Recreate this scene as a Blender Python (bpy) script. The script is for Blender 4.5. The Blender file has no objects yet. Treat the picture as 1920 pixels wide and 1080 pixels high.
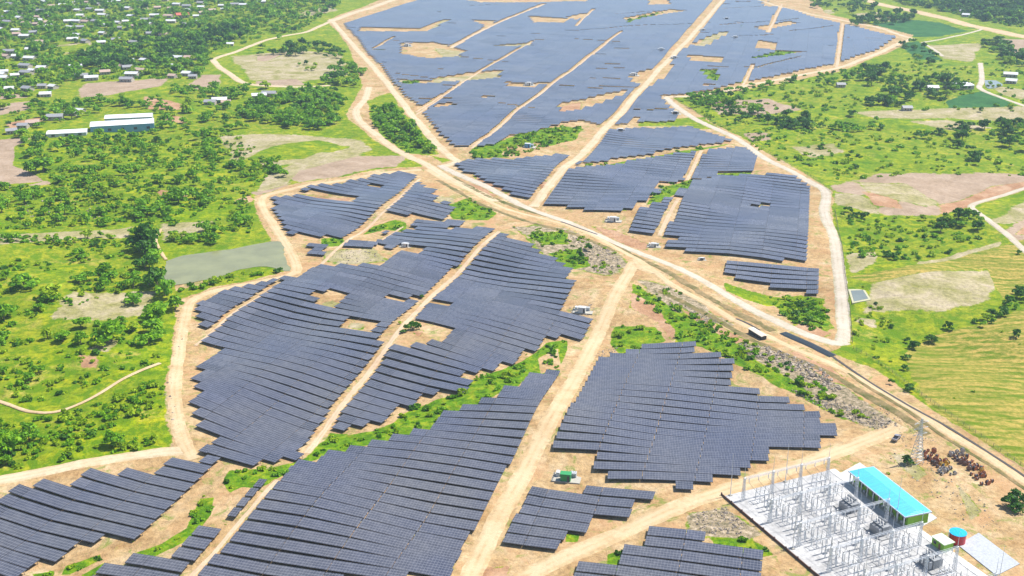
import bpy, math, random
import numpy as np
random.seed(7); RNG = np.random.default_rng(7)
S = bpy.context.scene
COL = S.collection
R = math.radians

# ------------------------------------------------------------------ camera, world, sun
HC = 200.0; F = 2110.0; TH = math.atan(778 / F)
cd = bpy.data.cameras.new('camera'); cam = bpy.data.objects.new('camera', cd); COL.objects.link(cam)
cam.location = (0, 0, HC); cam.rotation_euler = (math.pi / 2 - TH, 0, 0)
cd.sensor_width = 36; cd.lens = 36 * F / 1920; cd.clip_start = 1; cd.clip_end = 60000
S.camera = cam
SUN_EL, SUN_AZ = 56, 68            # azimuth clockwise from +Y
w = bpy.data.worlds.new('World'); S.world = w; w.use_nodes = True
nt = w.node_tree; bg = nt.nodes['Background']
sky = nt.nodes.new('ShaderNodeTexSky'); sky.sky_type = 'NISHITA'; sky.sun_disc = False
sky.sun_elevation = R(SUN_EL); sky.sun_rotation = R(SUN_AZ); sky.air_density = 1.0; sky.dust_density = 0.6; sky.ozone_density = 1.5
nt.links.new(sky.outputs[0], bg.inputs[0]); bg.inputs[1].default_value = 0.11
sd = bpy.data.lights.new('sun', 'SUN'); sun = bpy.data.objects.new('sun', sd); COL.objects.link(sun)
sd.energy = 5.0; sd.angle = R(0.5); sd.color = (1.0, 0.95, 0.87)
sun.rotation_euler = (R(90 - SUN_EL), 0, R(-SUN_AZ))
sun.rotation_euler = (-R(90 - SUN_EL), 0, R(-SUN_AZ))
S.view_settings.view_transform = 'Standard'; S.view_settings.look = 'None'
S.view_settings.exposure = 0.66; S.view_settings.gamma = 1.0

# ------------------------------------------------------------------ terrain and mapping
def hgt(x, y):
    x = np.asarray(x, float); y = np.asarray(y, float)
    z = 1.3 * np.sin(x * .041 + y * .031 + 1.1) + 1.0 * np.sin(-x * .047 + y * .052 + .4 + 1.2 * np.sin(x * .011))
    z = z + .45 * np.sin(x * .09 + y * .075 + 2.) + 1.6 * np.sin(x * .009 + .7) * np.cos(y * .008)
    sub = np.exp(-(((x - 132) / 88) ** 2 + ((y - 318) / 72) ** 2) ** 3)      # levelled substation platform
    z = z * (1 - sub) * (1 - .72 * np.clip((y - 600) / 500, 0, 1))
    for fx, fy, fr in [(-150, 592, 80), (174.6, 529.2, 14), (488.0, 1142.9, 22)]:
        z = z * (1 - np.exp(-(((x - fx) / fr) ** 2 + ((y - fy) / (fr * .8)) ** 2) ** 3))
    far = np.clip((y - 2300) / 9000, 0, 1)
    return z + far * 160 * (.5 + .5 * np.sin(x * .0006 + 1))
cT, sT = math.cos(TH), math.sin(TH)
def P(px, py):
    """point on the terrain seen at photo pixel (px,py) - used as a survey of the real ground plan"""
    dx = (px - 960.0); up = (540.0 - py)
    dy = F * cT + up * sT; dz = -F * sT + up * cT
    z = 0.0
    for _ in range(6):
        t = (z - HC) / dz; z = float(hgt(dx * t, dy * t))
    t = (z - HC) / dz
    return (dx * t, dy * t)
def PV(pts): return np.array([P(*p) for p in pts])
def PJ(x, y, z=0):
    """world -> pixel (numpy)"""
    x = np.asarray(x, float); y = np.asarray(y, float); dz = np.asarray(z) - HC
    dep = y * cT - dz * sT; upv = y * sT + dz * cT
    return 960 + F * x / dep, 540 - F * upv / dep

def vnoise(x, y, s, seed=0):
    x = np.asarray(x, float) / s + seed * 17.3; y = np.asarray(y, float) / s - seed * 9.1
    xi = np.floor(x); yi = np.floor(y); fx = x - xi; fy = y - yi
    def h(a, b):
        v = np.sin(a * 127.1 + b * 311.7 + seed * 3.3) * 43758.5453
        return v - np.floor(v)
    fx = fx * fx * (3 - 2 * fx); fy = fy * fy * (3 - 2 * fy)
    return (h(xi, yi) * (1 - fx) + h(xi + 1, yi) * fx) * (1 - fy) + (h(xi, yi + 1) * (1 - fx) + h(xi + 1, yi + 1) * fx) * fy
def fbm(x, y, s, seed=0):
    return (vnoise(x, y, s, seed) * .5 + vnoise(x, y, s / 2.1, seed + 1) * .3 + vnoise(x, y, s / 4.3, seed + 2) * .2)

def sdist(X, Y, poly):
    """signed distance, positive inside (numpy), poly Nx2"""
    X = np.asarray(X, float); Y = np.asarray(Y, float)
    d = np.full(X.shape, 1e18); ins = np.zeros(X.shape, bool); n = len(poly)
    for i in range(n):
        ax, ay = poly[i]; bx, by = poly[(i + 1) % n]
        ex, ey = bx - ax, by - ay; L = ex * ex + ey * ey + 1e-9
        t = np.clip(((X - ax) * ex + (Y - ay) * ey) / L, 0, 1)
        d = np.minimum(d, (X - ax - t * ex) ** 2 + (Y - ay - t * ey) ** 2)
        c = (ay > Y) != (by > Y)
        if ey != 0: ins ^= c & (X < ex * (Y - ay) / ey + ax)
    d = np.sqrt(d)
    return np.where(ins, d, -d)
def ldist(X, Y, line):
    X = np.asarray(X, float); Y = np.asarray(Y, float); d = np.full(X.shape, 1e18)
    for (ax, ay), (bx, by) in zip(line[:-1], line[1:]):
        ex, ey = bx - ax, by - ay; L = ex * ex + ey * ey + 1e-9
        t = np.clip(((X - ax) * ex + (Y - ay) * ey) / L, 0, 1)
        d = np.minimum(d, (X - ax - t * ex) ** 2 + (Y - ay - t * ey) ** 2)
    return np.sqrt(d)

# ------------------------------------------------------------------ materials
MATS = {}
def newmat(name):
    m = bpy.data.materials.new(name); m.use_nodes = True
    return m, m.node_tree, m.node_tree.nodes['Principled BSDF']
def N(t, typ, **kw):
    n = t.nodes.new(typ)
    for k, v in kw.items():
        if k in n.inputs.keys() if isinstance(k, str) else False: n.inputs[k].default_value = v
        else: setattr(n, k, v)
    return n
def noise(t, scale, detail=3, rough=.55, vec=None, dist=0):
    n = t.nodes.new('ShaderNodeTexNoise'); n.inputs['Scale'].default_value = scale
    n.inputs['Detail'].default_value = detail; n.inputs['Roughness'].default_value = rough
    n.inputs['Distortion'].default_value = dist
    if vec is not None: t.links.new(vec, n.inputs['Vector'])
    return n.outputs['Fac']
def ramp(t, fac, stops):
    n = t.nodes.new('ShaderNodeValToRGB'); e = n.color_ramp.elements
    while len(e) < len(stops): e.new(.5)
    for i, (p, c) in enumerate(stops):
        e[i].position = p; e[i].color = (c, c, c, 1) if not hasattr(c, '__len__') else (*c, 1)
    t.links.new(fac, n.inputs[0]); return n.outputs[0]
def mix(t, fac, a, b, mode='MIX'):
    n = t.nodes.new('ShaderNodeMix'); n.data_type = 'RGBA'; n.blend_type = mode
    def put(s, v):
        if hasattr(v, 'is_linked') or hasattr(v, 'links'): t.links.new(v, s)
        elif hasattr(v, '__len__'): s.default_value = (*v, 1)
        else: s.default_value = v
    put(n.inputs[0], fac); put(n.inputs[6], a); put(n.inputs[7], b); return n.outputs[2]
def math_(t, op, a, b=None, c=None):
    n = t.nodes.new('ShaderNodeMath'); n.operation = op
    for i, v in enumerate((a, b, c)):
        if v is None: continue
        if hasattr(v, 'links'): t.links.new(v, n.inputs[i])
        else: n.inputs[i].default_value = v
    return n.outputs[0]
def simple(name, col, rough=.7, metal=0., var=.18, scale=1.5):
    if name in MATS: return MATS[name]
    m, t, b = newmat(name)
    tc = t.nodes.new('ShaderNodeTexCoord')
    f = noise(t, scale, 4, .6, tc.outputs['Object'])
    lo = tuple(c * (1 - var) for c in col); hi = tuple(min(1, c * (1 + var)) for c in col)
    t.links.new(ramp(t, f, [(.3, lo), (.7, hi)]), b.inputs['Base Color'])
    b.inputs['Roughness'].default_value = rough; b.inputs['Metallic'].default_value = metal
    MATS[name] = m; return m

def ground_material():
    m, t, b = newmat('ground_cover'); L = t.links.new
    geo = t.nodes.new('ShaderNodeNewGeometry'); pos = geo.outputs['Position']
    a1 = t.nodes.new('ShaderNodeAttribute'); a1.attribute_name = 'zoneA'
    a2 = t.nodes.new('ShaderNodeAttribute'); a2.attribute_name = 'zoneB'
    s1 = t.nodes.new('ShaderNodeSeparateColor'); L(a1.outputs['Color'], s1.inputs[0])
    s2 = t.nodes.new('ShaderNodeSeparateColor'); L(a2.outputs['Color'], s2.inputs[0])
    nbig = noise(t, .012, 4, .6, pos); nmid = noise(t, .06, 5, .65, pos, .6); nfine = noise(t, .45, 5, .7, pos); nsm = noise(t, 1.7, 3, .7, pos)
    edge = math_(t, 'ADD', math_(t, 'MULTIPLY', math_(t, 'SUBTRACT', noise(t, .25, 5, .75, pos), .5), 1.3), math_(t, 'MULTIPLY', math_(t, 'SUBTRACT', noise(t, .05, 3, .6, pos), .5), .7))
    def wt(s):
        v = math_(t, 'ADD', s, edge)
        n = t.nodes.new('ShaderNodeMapRange'); n.interpolation_type = 'SMOOTHSTEP'
        n.inputs[1].default_value = .40; n.inputs[2].default_value = .60
        L(v, n.inputs[0]); 
        z = t.nodes.new('ShaderNodeMapRange'); z.inputs[1].default_value = 0.0; z.inputs[2].default_value = .08; L(s, z.inputs[0])
        return math_(t, 'MULTIPLY', n.outputs[0], z.outputs[0])
    # grass: bright meadow, darker scrub, dry tufts, bare spots
    g = ramp(t, nmid, [(.30, (.05, .16, .004)), (.43, (.14, .26, .004)), (.55, (.26, .36, .006)), (.66, (.40, .42, .02)), (.76, (.50, .42, .12))])
    g = mix(t, ramp(t, nbig, [(.38, 0), (.62, .75)]), g, mix(t, nfine, (.20, .27, .012), (.37, .38, .07)))
    g = mix(t, ramp(t, noise(t, .03, 5, .7, pos, 1.), [(.57, 0), (.68, .8)]), g, mix(t, nfine, (.33, .31, .12), (.56, .47, .29)))
    g = mix(t, 1.0, g, ramp(t, nfine, [(.32, (.42, .50, .42)), (.46, .92), (.55, 1.05), (.68, (1.35, 1.25, 1.1))]), 'MULTIPLY')
    g = mix(t, ramp(t, noise(t, .16, 6, .72, pos, .5), [(.47, 0.), (.57, .9)]), g, mix(t, nsm, (.03, .12, .004), (.17, .32, .006)))
    g = mix(t, 1.0, g, (.84, .79, .34), 'MULTIPLY')
    def zone(base, w, ca, cb, cc, amt=.5, n1=None):
        ca, cb, cc = [tuple(v * .68 for v in q) for q in (ca, cb, cc)]
        c = ramp(t, n1 or nmid, [(.32, ca), (.5, cb), (.68, cc)])
        c = mix(t, amt, c, ramp(t, nfine, [(.3, .5), (.5, 1.), (.7, 1.4)]), 'MULTIPLY')
        return mix(t, wt(w), base, c)
    g = zone(g, s2.outputs[2], (.03, .12, .03), (.045, .17, .04), (.07, .21, .045), .25)          # teal crop
    # row crop with drill lines
    sp = t.nodes.new('ShaderNodeSeparateXYZ'); L(pos, sp.inputs[0])
    ph = math_(t, 'ADD', math_(t, 'MULTIPLY', sp.outputs[1], 1.15), math_(t, 'MULTIPLY', sp.outputs[0], .28))
    ph = math_(t, 'ADD', ph, math_(t, 'MULTIPLY', nmid, 6.0))
    mp = t.nodes.new('ShaderNodeMapping'); mp.inputs['Rotation'].default_value = (0, 0, .24); mp.inputs['Scale'].default_value = (.022, .33, 1); L(pos, mp.inputs[0])
    ln = math_(t, 'ADD', math_(t, 'MULTIPLY', math_(t, 'MULTIPLY_ADD', math_(t, 'SINE', ph), .5, .5), .35), ramp(t, noise(t, 1., 4, .7, mp.outputs[0]), [(.42, 0.), (.58, 1.)]))
    rc = mix(t, math_(t, 'MULTIPLY', ln, ramp(t, nfine, [(.35, .35), (.6, 1.)])), (.085, .15, .004), (.42, .29, .08))
    rc = mix(t, ramp(t, nbig, [(.35, 0.), (.65, .3)]), rc, (.16, .23, .008))
    rc = mix(t, .5, rc, ramp(t, nfine, [(.3, .7), (.7, 1.3)]), 'MULTIPLY')
    g = mix(t, wt(a2.outputs['Alpha']), g, rc)
    g = zone(g, s1.outputs[2], (.40, .29, .19), (.49, .36, .25), (.58, .44, .32), .4)              # ploughed pink-brown
    g = zone(g, a1.outputs['Alpha'], (.30, .29, .08), (.47, .41, .21), (.62, .51, .36), .7)         # dry field
    g = zone(g, s1.outputs[0], (.46, .28, .12), (.60, .41, .205), (.72, .545, .325), .75)
    g = mix(t, math_(t, 'MULTIPLY', wt(s1.outputs[0]), ramp(t, noise(t, .035, 6, .7, pos, 1.2), [(.50, 0.), (.64, .75)])), g, mix(t, nfine, (.36, .19, .08), (.52, .33, .18)))
    g = mix(t, math_(t, 'MULTIPLY', wt(s1.outputs[0]), ramp(t, noise(t, .12, 6, .75, pos, .8), [(.545, 0.), (.63, .85)])), g, mix(t, nsm, (.10, .15, .02), (.26, .28, .07)))            # dirt
    g = zone(g, s2.outputs[0], (.42, .22, .11), (.55, .32, .18), (.66, .44, .28), .5)             # red soil
    g = zone(g, s2.outputs[1], (.17, .18, .08), (.42, .33, .21), (.60, .49, .36), .8, nfine)       # rubble
    g = zone(g, s1.outputs[1], (.04, .15, .004), (.15, .30, .005), (.38, .42, .02), .9, noise(t, .2, 5, .75, pos, .6))          # lush
    # scattered weeds and stains on bare soil
    L(g, b.inputs['Base Color']); b.inputs['Roughness'].default_value = .95; b.inputs['Specular IOR Level'].default_value = .1
    bp = t.nodes.new('ShaderNodeBump'); bp.inputs['Strength'].default_value = .7; bp.inputs['Distance'].default_value = .7
    L(noise(t, .9, 5, .7, pos), bp.inputs['Height']); L(bp.outputs[0], b.inputs['Normal'])
    return m
def soil_material(name, ca, cb, cc, tracks=True, grass=0.0):
    m, t, b = newmat(name); L = t.links.new
    geo = t.nodes.new('ShaderNodeNewGeometry'); pos = geo.outputs['Position']
    c = ramp(t, noise(t, .11, 5, .65, pos), [(.32, ca), (.5, cb), (.68, cc)])
    c = mix(t, .65, c, ramp(t, noise(t, .7, 5, .72, pos), [(.3, .55), (.5, 1.), (.7, 1.3)]), 'MULTIPLY')
    if tracks:
        uv = t.nodes.new('ShaderNodeUVMap'); s = t.nodes.new('ShaderNodeSeparateXYZ'); L(uv.outputs[0], s.inputs[0])
        u = math_(t, 'ABSOLUTE', math_(t, 'SUBTRACT', s.outputs[0], .5))       # 0 centre .5 edge
        tr = ramp(t, u, [(.0, .25), (.09, .9), (.2, .95), (.3, .2), (.5, .0)])
        tr = mix(t, 1.0, tr, ramp(t, noise(t, .05, 4, .6, pos), [(.35, .3), (.65, 1.)]), 'MULTIPLY')
        c = mix(t, tr, c, cc)
        if grass:
            e = ramp(t, math_(t, 'ADD', math_(t, 'MULTIPLY', u, 1.2), noise(t, .3, 4, .7, pos)), [(.95, 0.), (1.05, grass)])
            c = mix(t, e, c, (.16, .22, .02))
    L(c, b.inputs['Base Color']); b.inputs['Roughness'].default_value = .95; b.inputs['Specular IOR Level'].default_value = .1
    bp = t.nodes.new('ShaderNodeBump'); bp.inputs['Strength'].default_value = .5; bp.inputs['Distance'].default_value = .3
    L(noise(t, 1.3, 4, .7, pos), bp.inputs['Height']); L(bp.outputs[0], b.inputs['Normal'])
    MATS[name] = m; return m
def leaf_material(name, dark, mid, light, trans=.35):
    m, t, b = newmat(name); L = t.links.new
    geo = t.nodes.new('ShaderNodeNewGeometry')
    f = mix(t, .5, geo.outputs['Random Per Island'], noise(t, .05, 3, .6, geo.outputs['Position']))
    c = ramp(t, f, [(.25, dark), (.5, mid), (.75, light)])
    L(c, b.inputs['Base Color']); b.inputs['Roughness'].default_value = .6; b.inputs['Specular IOR Level'].default_value = .25
    tr = t.nodes.new('ShaderNodeBsdfTranslucent'); L(c, tr.inputs[0])
    ms = t.nodes.new('ShaderNodeMixShader'); ms.inputs[0].default_value = trans
    out = t.nodes['Material Output']; L(b.outputs[0], ms.inputs[1]); L(tr.outputs[0], ms.inputs[2]); L(ms.outputs[0], out.inputs[0])
    MATS[name] = m; return m
def panel_material():
    m, t, b = newmat('solar_glass'); L = t.links.new
    uv = t.nodes.new('ShaderNodeUVMap'); s = t.nodes.new('ShaderNodeSeparateXYZ'); L(uv.outputs[0], s.inputs[0])
    def line(v, per, wd):
        f = math_(t, 'FRACT', math_(t, 'DIVIDE', v, per))
        return math_(t, 'LESS_THAN', math_(t, 'MULTIPLY', math_(t, 'ABSOLUTE', math_(t, 'SUBTRACT', f, .5)), per), wd)
    lx = line(s.outputs[0], 1.02, .035); ly = line(s.outputs[1], 1.24, .065)
    fr = math_(t, 'MAXIMUM', lx, ly)
    geo = t.nodes.new('ShaderNodeNewGeometry')
    fl = math_(t, 'FLOOR', math_(t, 'DIVIDE', s.outputs[0], 1.02)); fl2 = math_(t, 'FLOOR', math_(t, 'DIVIDE', s.outputs[1], 1.24))
    cmb = t.nodes.new('ShaderNodeCombineXYZ'); L(fl, cmb.inputs[0]); L(fl2, cmb.inputs[1]); L(geo.outputs['Random Per Island'], cmb.inputs[2])
    wn = t.nodes.new('ShaderNodeTexWhiteNoise'); L(cmb.outputs[0], wn.inputs[0])
    cell = mix(t, wn.outputs[0], (.050, .051, .062), (.082, .083, .096))
    isl = ramp(t, geo.outputs['Random Per Island'], [(0., .70), (1., 1.4)])
    cell = mix(t, 1., cell, isl, 'MULTIPLY')
    cell = mix(t, .8, cell, ramp(t, noise(t, .02, 4, .6, geo.outputs['Position']), [(.32, (.68, .74, 1.0)), (.68, (1.35, 1.28, 1.08))]), 'MULTIPLY')
    c = mix(t, fr, cell, (.21, .21, .23))
    L(c, b.inputs['Base Color']); b.inputs['Roughness'].default_value = .14; b.inputs['IOR'].default_value = 1.85
    b.inputs['Specular IOR Level'].default_value = .5
    return m

# ------------------------------------------------------------------ object helpers
def link(o, parent=None):
    COL.objects.link(o)
    if parent is not None: o.parent = parent
    return o
def tag(o, label=None, cat=None, group=None, kind=None):
    if label: o['label'] = label
    if cat: o['category'] = cat
    if group: o['group'] = group
    if kind: o['kind'] = kind
    return o
def empty(name, loc, rz=0., label=None, cat=None, group=None):
    o = bpy.data.objects.new(name, None); o.empty_display_size = .5
    o.location = loc; o.rotation_euler = (0, 0, rz); link(o); return tag(o, label, cat, group)
def mesh_arrays(name, V, Q, mat, uv=None, smooth=False, matidx=None):
    V = np.asarray(V, np.float32); Q = np.asarray(Q, np.int32); k = Q.shape[1]; n = len(Q)
    me = bpy.data.meshes.new(name); me.vertices.add(len(V)); me.vertices.foreach_set('co', V.ravel())
    me.loops.add(n * k); me.loops.foreach_set('vertex_index', Q.ravel()); me.polygons.add(n)
    me.polygons.foreach_set('loop_start', np.arange(0, n * k, k, dtype=np.int32))
    if smooth: me.polygons.foreach_set('use_smooth', np.ones(n, bool))
    else: me.polygons.foreach_set('use_smooth', np.zeros(n, bool))
    for mm in (mat if isinstance(mat, list) else [mat]): me.materials.append(mm)
    if matidx is not None: me.polygons.foreach_set('material_index', np.asarray(matidx, np.int32))
    if uv is not None:
        l = me.uv_layers.new(name='UVMap'); l.data.foreach_set('uv', np.asarray(uv, np.float32)[Q.ravel()].ravel())
    me.update(); me.validate(); return me
class MB:
    """collects boxes, bars, tubes and prisms into one mesh"""
    def __init__(s): s.v = []; s.f = []; s.m = []
    def add(s, vs, fs, mi=0):
        o = len(s.v); s.v += [tuple(map(float, v)) for v in vs]; s.f += [[i + o for i in f] for f in fs]; s.m += [mi] * len(fs)
    def box(s, x0, x1, y0, y1, z0, z1, mi=0):
        s.add([(x0, y0, z0), (x1, y0, z0), (x1, y1, z0), (x0, y1, z0), (x0, y0, z1), (x1, y0, z1), (x1, y1, z1), (x0, y1, z1)],
              [(0, 3, 2, 1), (4, 5, 6, 7), (0, 1, 5, 4), (1, 2, 6, 5), (2, 3, 7, 6), (3, 0, 4, 7)], mi)
    def tube(s, a, b, r, r2=None, n=6, mi=0):
        a = np.array(a, float); b = np.array(b, float); r2 = r if r2 is None else r2
        d = b - a; d /= (np.linalg.norm(d) + 1e-9)
        h = np.array((0, 0, 1.)) if abs(d[2]) < .9 else np.array((1., 0, 0)); u = np.cross(d, h); u /= np.linalg.norm(u); v = np.cross(d, u)
        vs = []
        for p, rr in ((a, r), (b, r2)):
            for i in range(n):
                t = 2 * math.pi * i / n; vs.append(p + (u * math.cos(t) + v * math.sin(t)) * rr)
        s.add(vs, [(i, (i + 1) % n, n + (i + 1) % n, n + i) for i in range(n)] + [tuple(range(n))[::-1], tuple(range(n, 2 * n))], mi)
    def mesh(s, name, mats):
        me = bpy.data.meshes.new(name); me.from_pydata(s.v, [], s.f)
        for m in (mats if isinstance(mats, list) else [mats]): me.materials.append(m)
        me.polygons.foreach_set('material_index', s.m); me.update(); return me
    def build(s, name, mats, parent=None):
        return link(bpy.data.objects.new(name, s.mesh(name, mats)), parent)
def copy_tree(o, parent=None):
    c = o.copy(); COL.objects.link(c)
    if parent: c.parent = parent
    for ch in o.children: copy_tree(ch, c)
    return c
ONES = ['', 'first', 'second', 'third', 'fourth', 'fifth', 'sixth', 'seventh', 'eighth', 'ninth', 'tenth', 'eleventh', 'twelfth', 'thirteenth',
        'fourteenth', 'fifteenth', 'sixteenth', 'seventeenth', 'eighteenth', 'nineteenth']
def ordn(n):
    if n < 20: return ONES[n]
    t = ['', '', 'twent', 'thirt', 'fort', 'fift', 'sixt', 'sevent', 'eight', 'ninet'][min(9, n // 10)]
    return t + ('ieth' if n % 10 == 0 else 'y-' + ONES[n % 10])

# ------------------------------------------------------------------ survey data (photo pixels)
BLOCKS = {
 'far': ('far panel field', .045, [(638,40),(690,22),(735,8),(860,-14),(1345,-14),(1300,50),(1235,120),(1180,182),(1130,236),(1090,228),(1040,236),(1000,250),(960,256),(935,272),(885,280),(850,276),(820,245),(790,205),(760,180),(742,160),(720,130),(690,100),(668,70)]),
 'farright': ('far right panel field', .04, [(1365,-14),(1450,5),(1530,35),(1600,50),(1680,70),(1650,92),(1570,120),(1480,138),(1390,156),(1330,172),(1270,178),(1240,180),(1262,210),(1275,228),(1190,232),(1152,235),(1190,188),(1230,145),(1290,85),(1335,35)]),
 'f3': ('field above the green strip', .07, [(1145,244),(1300,240),(1372,266),(1300,276),(1180,296),(1076,310)]),
 'f4': ('field below the green strip', .08, [(1055,322),(1180,305),(1310,283),(1400,275),(1422,290),(1415,325),(1385,330),(1340,335),(1290,340),(1240,345),(1235,365),(1205,382),(1180,397),(1120,398),(1055,390),(1008,388)]),
 'f5': ('right middle field', .10, [(1205,392),(1260,372),(1300,340),(1345,332),(1500,330),(1528,352),(1524,420),(1508,494),(1440,490),(1360,480),(1250,470),(1240,462),(1272,445),(1225,440),(1180,437),(1192,410)]),
 'f6': ('lone strip field', .09, [(1352,492),(1420,497),(1530,507),(1525,556),(1440,540),(1348,515)]),
 'g1': ('field above the corridor', .09, [(838,303),(900,300),(975,300),(1065,290),(1000,374),(940,365),(930,352),(905,345),(900,335),(870,325)]),
 'l1': ('upper left field', .13, [(512,372),(565,368),(570,352),(640,345),(745,325),(782,333),(785,345),(820,362),(815,380),(850,385),(838,413),(722,402),(692,425),(650,448),(590,445),(530,440),(518,405)]),
 'l1b': ('upper left field', .09, [(770,414),(876,418),(872,431),(764,427)]),
 'l2': ('small upper field', .09, [(588,460),(626,463),(608,482),(565,479)]),
 'l2b': ('small upper field', .07, [(655,453),(712,455),(702,467),(640,465)]),
 'l3': ('middle left field', .19, [(720,440),(770,430),(840,432),(930,428),(935,440),(1000,462),(1080,515),(1045,590),(1115,602),(1100,645),(1022,633),(1010,655),(985,670),(940,690),(880,708),(870,735),(820,745),(790,752),(750,770),(720,790),(700,805),(650,812),(618,803),(575,850),(552,862),(495,877),(430,868),(393,857),(400,830),(360,790),(360,760),(378,735),(358,715),(395,668),(430,656),(365,655),(385,620),(370,610),(368,570),(440,535),(500,525),(560,520),(590,500),(720,500),(745,475),(720,465),(715,450)]),
 'bl': ('bottom left field', .235, [(-60,960),(0,943),(32,911),(67,915),(80,900),(145,911),(160,896),(175,881),(215,885),(222,872),(292,889),(317,860),(354,866),(386,825),(430,868),(422,870),(400,897),(375,917),(347,945),(332,960),(315,976),(297,995),(277,1015),(240,1010),(227,1025),(190,1018),(177,1035),(136,1031),(122,1047),(102,1067),(62,1062),(50,1080),(30,1100),(-60,1090)]),
 'bm': ('bottom centre field', .155, [(455,914),(484,917),(530,893),(592,862),(605,854),(692,835),(722,831),(802,810),(835,777),(870,770),(900,760),(942,737),(970,725),(982,710),(1042,700),(1052,675),(1080,676),(1040,745),(1000,812),(958,885),(932,935),(885,1035),(860,1095),(170,1110),(185,1069),(230,1067),(242,1054),(287,1044),(337,1045),(386,996),(405,977),(435,946)]),
 'r1': ('field beside the substation', .115, [(1110,677),(1140,677),(1145,669),(1167,669),(1175,661),(1202,662),(1212,645),(1297,647),(1296,660),(1325,660),(1354,675),(1381,690),(1377,726),(1402,727),(1440,740),(1467,752),(1502,767),(1536,786),(1572,802),(1567,829),(1535,826),(1530,856),(1456,849),(1450,876),(1415,873),(1410,888),(1370,901),(1335,898),(1327,927),(1145,900),(1115,879),(1122,853),(1027,840),(1065,770)]),
 'r2': ('small field by main road', .125, [(985,912),(1090,925),(1100,910),(1245,929),(1240,946),(1203,942),(1190,974),(1115,972),(1100,1003),(1065,1001),(1045,1037),(925,1022),(955,960)]),
 'r3': ('bottom edge field', .125, [(1218,995),(1340,1015),(1337,1025),(1427,1045),(1420,1080),(1415,1100),(1066,1100),(1077,1062),(1160,1075),(1172,1033),(1210,1040)]),
}
HOLES = [  # clearings without panels
 [(575,545),(645,548),(650,580),(590,578)], [(640,598),(706,606),(695,626),(635,618)], [(735,610),(765,600),(848,616),(838,640),(775,650),(765,655),(700,640)],
 [(715,553),(770,560),(850,572),(845,583),(780,572),(720,565)], [(740,455),(805,465),(800,478),(745,478)],
 [(605,360),(640,365),(670,372),(665,380),(600,375),(560,368),(565,360)], [(685,346),(720,348),(722,356),(690,355)],
 [(1050,195),(1130,178),(1180,168),(1170,180),(1080,210),(1045,213)], [(950,155),(1012,158),(1005,168),(945,165)],
 [(750,82),(815,80),(880,98),(860,108),(800,112),(750,102)], [(810,148),(875,138),(950,132),(935,148),(810,158)], [(830,38),(850,38),(800,60),(670,60),(675,52),(790,54)],
 [(882,38),(935,40),(900,62),(905,48)], [(990,30),(1075,36),(1060,44),(1000,44)], [(1165,35),(1260,18),(1290,22),(1200,36),(1180,46)], [(1195,195),(1200,232),(1140,245),(1180,238)],
 [(1290,105),(1360,108),(1355,120),(1290,116)], [(1290,85),(1360,58),(1370,64),(1320,90)], [(1420,75),(1460,82),(1458,96),(1415,92)], [(1460,95),(1515,98),(1430,110),(1400,112)], [(1310,130),(1350,132),(1345,155),(1325,150)],
 [(1180,155),(1180,140),(1270,120),(1262,130),(1225,165)], [(830,195),(850,192),(855,200),(800,206)], [(740,148),(770,152),(830,152),(830,158),(750,160)], [(1415,52),(1480,40),(1500,45),(1430,60)],
 [(1335,325),(1412,322),(1408,331),(1340,332)], [(905,88),(1000,82),(1000,88)], [(1420,6),(1500,3),(1500,12),(1440,14)], [(860,0),(1120,-6),(1100,4),(900,6)], [(1215,0),(1250,-4),(1260,10),(1215,10)],
 [(1060,33),(1100,25),(1110,30),(1080,40)], [(1408,386),(1440,386),(1440,391),(1410,391)],
]
PATHS = [ # unpanelled maintenance lanes: px polyline, clear width, drawn width
 ([(885,278),(960,215),(1035,158),(1090,118),(1165,60)], 8, 4.5), ([(780,215),(835,178),(875,150),(960,100),(1000,78)], 8, 4.0), ([(700,92),(740,70)], 7, 3.2),
 ([(845,90),(890,65),(930,45),(1020,8)], 12, 8.0), ([(1080,50),(1112,18)], 7, 3.5), ([(1392,162),(1412,122)], 7, 4.), ([(1440,62),(1466,8)], 8, 5.5), ([(1569,126),(1580,44)], 9, 6.),
 ([(1236,442),(1256,400),(1272,372)], 7, 4.6), ([(1288,338),(1302,310),(1316,282)], 7, 4.6), ([(598,500),(650,452),(705,412),(745,375),(788,335)], 6, 3.6),
 ([(575,850),(640,762),(700,688),(745,625),(800,565),(870,500),(936,434)], 7.5, 4.6), ([(366,648),(400,620),(440,585),(480,560),(522,533)], 4.5, 2.6),
 ([(340,1100),(400,1038),(440,990),(476,948),(520,900)], 5.2, 3.0), ([(780,210),(830,178)], 6, 3.), ([(700,455),(755,425)], 5, 3.), ([(1148,170),(1000,158)], 2.5, 1.2), ([(1130,240),(1290,236)], 4, 2.)]
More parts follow.
